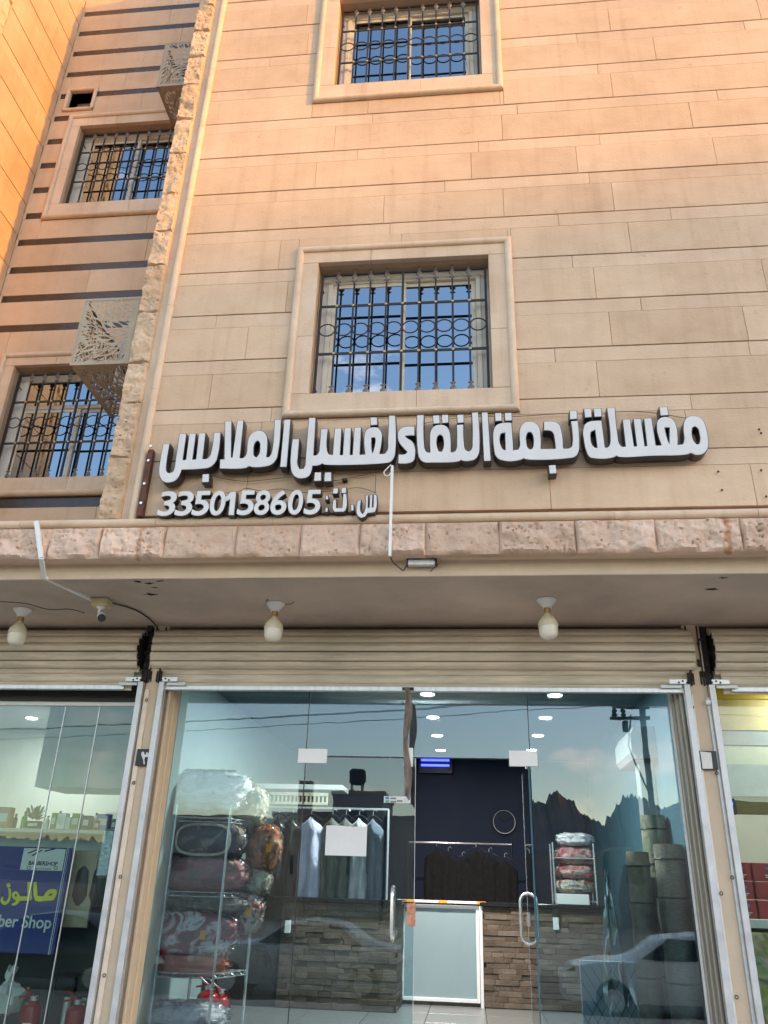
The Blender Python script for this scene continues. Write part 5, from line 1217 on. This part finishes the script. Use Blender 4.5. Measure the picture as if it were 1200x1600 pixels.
# --- shop on the right
MB().box(2.11, 5.19, 10.4, 10.5, FL, ZC).build('snack_back_wall', M_wall_w, B)
M_yb = mat('yellow_fascia', (.80, .50, .03), .5); M_yc = mat('cream_yellow_panel', (.66, .50, .18), .6); M_g1 = mat('grey_panel', (.36, .38, .37), .6); M_pg = mat('pale_green_panel', (.62, .62, .44), .6); M_ob = mat('olive_brown_panel', (.20, .16, .05), .6)
YB = 8.3; prev_z = None
bandsR = ((1062, 1092, M_yb, 0), (1092, 1141, M_yc, .01), (1141, 1164, M_g1, .02), (1164, 1194, M_pg, .03), (1194, 1244, M_g1, .02), (1244, 1271, M_ob, .04))
for y0, y1, m_, d_ in bandsR:
    za, zb2 = at(1150, y0, YB).z, at(1150, y1, YB).z
    MB().cbox(2.115, 5.15, YB + d_, YB + .12, zb2 + .0015, min(za, ZC) - .0015, .003).build('fascia_panel', m_, B)
a = at(1135, 1258, 8.25); sc_ = thing('wall_screen', 'small dark device with a blue lit display under the yellow fascia', 'device', (a.x, 8.25, a.z)); MB().cbox(a.x - .08, a.x + .09, 8.25, 8.33, a.z - .08, a.z + .07, .005).build('casing', M_dark, sc_); MB().box(a.x - .06, a.x + .06, 8.247, 8.249, a.z - .0, a.z + .03).build('display', M_uv, sc_)
M_pkt = mat('red_package', (.50, .02, .025), .4); zt = at(1160, 1435, 8.05).z
tb = thing('display_shelf', 'pale shelf carrying red packages behind the right-hand glass', 'shelf', (2.7, 8.2, zt)); MB().cbox(2.13, 5.0, 7.95, 8.4, zt - .07, zt, .005).build('shelf_board', M_plastic_w, tb); MB().cbox(2.13, 5.0, 8.35, 8.4, FL, zt - .07, .005).build('panel', M_dark, tb)
for k_ in range(3):
    for c_ in range(4):
        x = 2.16 + c_ * .30; zz = zt + .002 + k_ * .15
        t = thing('red_package', f'red printed package, {["bottom", "middle", "top"][k_]} of the {["first", "second", "third", "fourth"][c_]} stack from the right-hand pier', 'package', (x, 8.1, zz), 'red packages stacked on the shelf')
        MB().cbox(x, x + .28, 8.02 + .006 * k_, 8.25, zz, zz + .145, .004).build('carton', M_pkt, t); 
        e = MB(); e.lathe([(.055, 0), (.055, .003)], (0, 0, 0), (0, -1, 0), 20); e.v = [(v[0] * 1.1 + x + .17, v[1] + 8.018 + .006 * k_, v[2] * .35 + zz + .10) for v in e.v]; e.build('oval_logo', M_stb, t)
        MB().box(x + .10, x + .24, 8.017 + .006 * k_, 8.020 + .006 * k_, zz + .04, zz + .048).build('printed_line', M_plastic_w, t); MB().box(x + .10, x + .22, 8.017 + .006 * k_, 8.020 + .006 * k_, zz + .024, zz + .032).build('printed_line', M_plastic_w, t)
pc_ = fabric('swirl_patterned_cover', ((.10, .06, .03), (.45, .40, .12), (.20, .28, .08), (.50, .30, .15), (.62, .58, .36)), 4)
tag(MB().cbox(2.13, 5.0, 7.86, 7.94, FL, zt - .10, .01).build('patterned_cover', pc_), 'brown and green swirl patterned cover hanging below the shelf of red packages', 'cloth')
for x, e in ((3.0, 3), (4.4, 3)): downlight(x, 9.2, ZC, f'round downlight in the right-hand shop ceiling, {"near" if x < 4 else "far"} one', 'right-hand shop downlights', e)
downlight(3.1, 7.95, ZC, 'round downlight just behind the right-hand glass', 'right-hand shop downlights', 2)

# ================================================================== PERFORATED AIR CONDITIONER CAGES
def leaf_panel(W_, H_, seed, par, origin, U, V, name='perforated_panel', border=.026):
    """sheet metal of size W_ x H_ with leaf shaped cut-outs; origin + U*x + V*z, thin along U x V"""
    r_ = random.Random(seed); cs = [[(0, 0), (W_, 0), (W_, H_), (0, H_)]]; step = .068; row = 0; z = border + .035
    pts = []
    placed = []
    for tr in range(5200):
        x, zz = r_.uniform(border, W_ - border), r_.uniform(border, H_ - border); a = .75 * math.sin(x * 6 + seed) + .8 * math.cos(zz * 5 + seed * 2) + .35
        L_ = (r_.choice((.085, .070)) if tr < 900 else r_.choice((.060, .045)) if tr < 3000 else .028); w2 = L_ * .27; ca, sa = math.cos(a), math.sin(a)
        ax_ = [(x + k * L_ * ca, zz + k * L_ * sa, w2 * (1 - abs(k) * .75)) for k in (-1, -.66, -.33, 0, .33, .66, 1)]
        if not all(border < p[0] < W_ - border and border < p[1] < H_ - border for p in ax_): continue
        if any((p[0] - q[0]) ** 2 + (p[1] - q[1]) ** 2 < (p[2] + q[2] + .0035) ** 2 for o in placed if (o[3][0] - x) ** 2 + (o[3][1] - zz) ** 2 < .02 for p in ax_ for q in o): continue
        placed.append(ax_); sh = [(-L_, 0), (-L_ * .4, w2 * .9), (L_ * .2, w2), (L_, 0), (L_ * .3, -w2 * .75), (-L_ * .4, -w2 * .7)]
        cs.append([(x + u * ca - v * sa, zz + u * sa + v * ca) for u, v in sh])
    me = outline_mesh(name, cs, .003, res=2, corner=70)
    U, V = Vector(U), Vector(V); Nn = U.cross(V); o = Vector(origin)
    me.transform(Matrix(((U.x, -Nn.x, V.x, o.x), (U.y, -Nn.y, V.y, o.y), (U.z, -Nn.z, V.z, o.z), (0, 0, 0, 1))))
    return mesh_part(name, me, M_cage, par, (0, 0, 0))
def ac_cage(x0, x1, yf, z0, z1, label, seed):
    t = thing('air_conditioner_cage', label, 'air conditioner cage', ((x0 + x1) / 2, YR, z0), 'perforated cages round the outdoor units')
    xm = x0 + .58
    leaf_panel(xm - x0, z1 - z0, seed, t, (x0, yf, z0), (1, 0, 0), (0, 0, 1)); leaf_panel(x1 - xm, z1 - z0, seed + 1, t, (xm, yf, z0), (1, 0, 0), (0, 0, 1))
    leaf_panel(YR - yf, z1 - z0, seed + 2, t, (x0, YR, z0), (0, -1, 0), (0, 0, 1)); leaf_panel(x1 - x0, YR - yf, seed + 3, t, (x0, yf, z0), (1, 0, 0), (0, 1, 0))
    fr_ = MB(); e = .010
    for x in (x0, xm, x1): fr_.box(x - e, x + e, yf - .004, yf + .02, z0, z1)
    fr_.box(x0, x1, yf - .005, yf + .02, z0 - .004, z0 + .022); fr_.box(x0, x1, yf - .005, yf + .02, z1 - .022, z1)
    fr_.box(x0 - .004, x0 + .018, yf, YR, z0 - .004, z0 + .018); fr_.box(x0 - .004, x0 + .018, yf, YR, z1 - .018, z1); fr_.build('frame', M_cage, t)
    u = MB().cbox(x0 + .18, x1 - .05, YR - .42, YR - .12, z0 + .10, z1 - .12, .01).build('outdoor_unit', M_ac, t)
    xc, zc = x0 + .48, (z0 + z1) / 2; rm = MB()
    for r in (.06, .11, .16, .21, .25): rm.tube([(xc + r * math.cos(q * math.pi / 12), YR - .43, zc + r * math.sin(q * math.pi / 12)) for q in range(24)], .004, 5, closed=True)
    rm.build('fan_guard', M_dark, u); MB().lathe([(.24, 0), (.24, .004)], (xc, YR - .422, zc), (0, -1, 0), 24).build('fan_opening', M_soot, u)
    return t
ac_cage(-3.90, -2.80, 6.24, 6.21, 7.03, 'lower perforated beige metal cage with leaf cut-outs beside the rough stone pier', 3)
ac_cage(-3.87, -2.90, 6.65, 10.83, 11.68, 'upper perforated beige metal cage with leaf cut-outs beside the rough stone pier', 9)

# ================================================================== THE STREET BEHIND THE CAMERA (seen reflected in the glass)
M_ground = mat('dusty_ground', (.34, .26, .19), .95, var=.15, scale=.05); M_asph = mat('asphalt', (.055, .052, .05), .9, var=.2, scale=1.5, bump=.4); M_pave = mat('concrete_pavers', (.46, .38, .30), .9, var=.12, scale=2, bump=.2)
tag(MB().box(-2500, 2500, -2500, 2500, -1.2, -.55).build('ground', M_ground), kind='structure')
tag(MB().box(-150, 150, -13, -2.2, -.549, -.53).build('road', M_asph), kind='structure')
tag(MB().cbox(-60, 60, -2.2, 4.2, -.549, -.40, .02).build('kerb', M_pave), kind='structure')
tag(MB().cbox(-60, 60, 4.2, 6.9, -.549, 0.0, .02).build('pavement', M_pave), kind='structure')
# mountains: jagged range
def ridge(name, dist, x0, x1, hfun, m, thick=120):
    n = 1100; vs = []
    for i in range(n + 1):
        x = x0 + (x1 - x0) * i / n; h = hfun(x); 
        for j, (dy, f) in enumerate(((0, 0), (-.25, .35), (-.45, .7), (-.6, 1), (-.8, .6), (-1, 0))):
            vs.append((x + 6 * noise.noise(Vector((x * .03, j, 1))), -(dist) + dy * thick + 8 * noise.noise(Vector((x * .02, j, 5))), -.6 + h * f * (1 + .15 * noise.noise(Vector((x * .08, j * 2, 2))) if f < 1 else 1)))
    fs = [(6 * i + j, 6 * i + j + 1, 6 * i + j + 7, 6 * i + j + 6) for i in range(n) for j in range(5)]
    return tag(MB().add(vs, fs).build(name, m), kind='structure')
def peaks(x):
    x = x / 1.18
    pts = [(-500, 20), (-200, 17), (-60, 15), (0, 22), (14, 33), (22, 39), (29, 38), (36, 38), (41, 43), (48, 39), (53, 33), (58, 31), (62, 30), (66, 35), (71, 41), (78, 42), (90, 36), (110, 46), (150, 30), (220, 34), (400, 26), (500, 22)]
    for (a, ha), (b, hb) in zip(pts, pts[1:]):
        if a <= x <= b: return 1.26 * (ha + (hb - ha) * (x - a) / (b - a)) + 2.2 * noise.noise(Vector((x * .30, 0, 0))) + 2.6 * noise.noise(Vector((x * .7, 0, 3))) + 1.7 * noise.noise(Vector((x * 1.6, 0, 3)))
    return 22
ridge('mountain_range', 400, -400, 400, peaks, mat('bare_mountain_rock', (.16, .12, .10), .95, var=.3, scale=.05))
M_bl = [mat('render_far_' + n_, c_, .9, var=.08) for n_, c_ in (('sand', (.38, .28, .20)), ('grey', (.26, .23, .21)), ('rose', (.36, .24, .19)))]
def far_block(x0, x1, y1, dep, h, label, i, shops=False):
    t = thing('far_building', label, 'building', ((x0 + x1) / 2, y1, -.55)); y0 = y1 - dep
    MB().box(x0, x1, y0, y1, -.549, h).build('wall', M_bl[i % 3], t); MB().box(x0 - .1, x1 + .1, y0 - .1, y1 + .1, h, h + .25).build('parapet', M_bl[(i + 1) % 3], t)
    z = 1.0 + 1.2; nx = max(1, int((x1 - x0) / 3.2))
    while z + 1.3 < h:
        for q in range(nx):
            xx = x0 + (q + .5) * (x1 - x0) / nx; w = MB().box(xx - .6, xx + .6, y1 + .002, y1 + .05, z, z + 1.2).build('window', M_dark, t)
        z += 3.1
    return t
far_block(-26, -14.5, -44, 9, 5.6, 'low grey house across the street mirrored behind the garments', 1)
far_block(-14.2, -9.9, -45, 9, 6.0, 'narrow sandy house across the street with a tower on its left', 0)
t = far_block(-9.7, -6.2, -44, 8, 7.4, 'taller grey house across the street with a water tank', 1)
MB().lathe([(.45, 8.3), (.62, 8.5), (.62, 9.2), (.4, 9.4)], (-8.3, -46, 0), n=16).build('water_tank', M_soot, t, smooth=True)
for dx_, dy_ in ((-.4, -.4), (.4, -.4), (-.4, .4), (.4, .4)): MB().box(-8.3 + dx_ - .04, -8.3 + dx_ + .04, -46 + dy_ - .04, -46 + dy_ + .04, 7.6, 8.4).build('tank_leg', M_soot, t)
far_block(-6.0, -1.0, -45, 9, 5.9, 'long sandy house across the street behind the door reflection', 0)
far_block(-.8, 4, -46, 9, 5.0, 'low rose house across the street mirrored above the counter', 2); far_block(4.4, 9.5, -50, 9, 4.2, 'low white edged house across the street under the mountain peaks', 0); far_block(10, 12.6, -48, 9, 4.4, 'small grey house across the street right of the low ones', 1)
far_block(12.9, 22, -38, 10, 6.6, 'brown block across the street mirrored at the right jamb', 2)
t = thing('water_tower', 'orange lit square tower with a crenellated top across the street', 'tower', (-11.3, -42, -.55)); MB().cbox(-11.75, -10.9, -42.4, -41.6, -.549, 7.6, .02).build('shaft', M_bl[2], t)
for q in range(3): MB().box(-11.75 + q * .32, -11.55 + q * .32, -42.4, -41.6, 7.6, 8.0).build('merlon', M_bl[2], t)
# the tall block that keeps the low sun off the lower wall
u = Vector((math.sin(SUN_AZ), -math.cos(SUN_AZ), 0)); pr_ = Vector((u.y, -u.x, 0)); O_ = Vector((-1, 6, 0)) + u * 150; htop = 7.40 + 150 * math.tan(SUN_EL)
t = thing('apartment_block', 'long flat roofed block far down the street that shades the lower walls', 'building', (O_.x, O_.y, -.55))
c4 = [O_ + pr_ * 70, O_ - pr_ * 70, O_ - pr_ * 70 + u * 14, O_ + pr_ * 70 + u * 14]
MB().add([(v.x, v.y, -.549) for v in c4] + [(v.x, v.y, htop) for v in c4], [(0, 1, 2, 3), (4, 5, 6, 7), (0, 1, 5, 4), (1, 2, 6, 5), (2, 3, 7, 6), (3, 0, 4, 7)]).build('wall', M_bl[0], t)
# utility pole with crossarms and wires
up_ = thing('utility_pole', 'tall utility pole with crossarms and insulators mirrored in the right pane', 'utility pole', (5.55, -12, -.55)); M_wood = mat('weathered_pole', (.10, .085, .07), .9, var=.25)
MB().tube([(5.55, -12, -.54), (5.57, -12, 9.3)], [.11, .075], 14).build('pole', M_wood, up_, smooth=True)
for z, dx_ in ((6.75, 1.0), (7.1, .8)): MB().box(5.57 - dx_, 5.57 + .25, -12.2, -12.12, z, z + .1).build('crossarm', M_soot, up_)
for x, z in ((4.7, 6.85), (4.95, 6.85), (5.2, 7.2), (5.75, 7.2)): MB().lathe([(.05, 0), (.09, .06), (.05, .12), (.09, .18), (.05, .24), (.08, .34), (.03, .40)], (x, -12.16, z), n=10).build('insulator', M_soot, up_, smooth=True)
MB().cbox(4.9, 5.08, -12.25, -12.1, 6.35, 6.72, .02).build('fuse_box', M_soot, up_)
MB().tube([(5.2, -12.1, 6.9), (5.0, -12.05, 5.9), (5.35, -12.0, 4.9), (5.5, -11.9, 4.4)], .03, 6).build('drop_cable', M_soot, up_, smooth=True)
for k_, (x, z) in enumerate(((4.7, 7.25), (5.2, 7.6), (5.75, 7.6))):
    P = [(x + (-60 - x) * t_, -12.16, z - 1.6 * math.sin(math.pi * t_)) for t_ in [q / 20 for q in range(21)]]; P2 = [(x + (60 - x) * t_, -12.16, z - 1.6 * math.sin(math.pi * t_)) for t_ in [q / 20 for q in range(21)]]
    MB().tube(P, .012, 5).build('power_line', M_soot, up_); MB().tube(P2, .012, 5).build('power_line', M_soot, up_)
# parked cars
def car(x, y, m, label):
    """sedan parked along the kerb; length along x"""
    t = thing('parked_car', label, 'car', (x, y, -.53), 'cars parked along the kerb'); z0 = -.40
    out = [(-2.25, .28), (-2.28, .55), (-2.15, .82), (-1.5, .93), (-.95, .99), (-.35, 1.36), (.25, 1.44), (.85, 1.40), (1.55, 1.02), (2.1, .96), (2.25, .80), (2.28, .5), (2.2, .28)]
    vs = []; N_ = 24; xs = [-2.28 + 4.56 * i / N_ for i in range(N_ + 1)]
    def zt(xx):
        q = [p for p in out[2:11]]; 
        if xx <= q[0][0]: return .55 + .27 * max(0, (xx + 2.28) / .13)
        if xx >= q[-1][0]: return .5 + .3 * max(0, (2.28 - xx) / .03 if xx > 2.25 else 1)
        for (a, ha), (b, hb) in zip(q, q[1:]):
            if a <= xx <= b: s = (xx - a) / (b - a); s = s * s * (3 - 2 * s) * .4 + s * .6; return ha + (hb - ha) * s
    fs = []; K = 9
    for xx in xs:
        h = zt(xx); e = 1 - .18 * abs(xx / 2.28) ** 4; hw = .88 * e; waist = min(h, .95)
        prof = [(-hw * .96, .25), (-hw, .45), (-hw, .72), (-hw * .97, waist - .02), (-hw * (.70 if h > 1.05 else .86), h - .03), (0, h + .02)]
        prof = prof + [(-p, q) for p, q in prof[-2::-1]]
        vs += [(x + xx, y + p, z0 - .1 + q) for p, q in prof]
    K = 11
    for i in range(N_):
        for j in range(K - 1): a = i * K + j; fs.append((a, a + 1, a + K + 1, a + K))
    fs += [tuple(range(K)), tuple(N_ * K + j for j in range(K))[::-1]]
    MB().add(vs, fs).build('body', m, t, smooth=True, ang=40)
    gl_ = MB()
    for s in (-1, 1):
        gl_.add([(x - .85, y + s * .865, z0 + .87), (x + 1.35, y + s * .865, z0 + .87), (x + .80, y + s * .66, z0 + 1.25), (x - .30, y + s * .66, z0 + 1.23)], [(0, 1, 2, 3)])
    gl_.build('side_window', M_cglass, t)
    for xx in (-1.4, 1.4):
        for s in (-1, 1):
            wv = MB().lathe([(.20, -.10), (.32, -.10), (.33, -.05), (.33, .05), (.32, .10), (.20, .10)], (x + xx, y + s * .80, z0 + .20), (0, 1, 0), 22).build('wheel', M_dark, t, smooth=True)
            MB().lathe([(.19, -.11), (.19, .11)], (x + xx, y + s * .80, z0 + .20), (0, 1, 0), 12).build('rim', M_alu, wv)
    for s in (-1, 1):
        MB().cbox(x + 2.18, x + 2.28, y + s * .6 - .16, y + s * .6 + .16, z0 + .52, z0 + .66, .02).build('tail_light', M_pkt, t); MB().cbox(x - 2.29, x - 2.18, y + s * .6 - .16, y + s * .6 + .16, z0 + .45, z0 + .58, .02).build('headlight', M_plastic_w, t)
    return t
M_cglass = mat('dark_car_glass', (.02, .025, .03), .05)
P_w = mat('white_car_paint', (.72, .72, .72), .22, var=.02); P_b = mat('dark_car_paint', (.02, .03, .04), .2, var=.1); P_s = mat('silver_car_paint', (.40, .41, .42), .25, metal=.3)
car(4.0, -3.6, P_w, 'white sedan parked at the kerb mirrored in the right pane'); car(-8.9, -3.4, P_b, 'dark sedan parked at the kerb mirrored in the barber glass'); car(-3.6, -4.2, P_s, 'silver sedan parked at the kerb mirrored across the closed door')
print('objects', len(bpy.data.objects), 'strips', n1_, n2_)
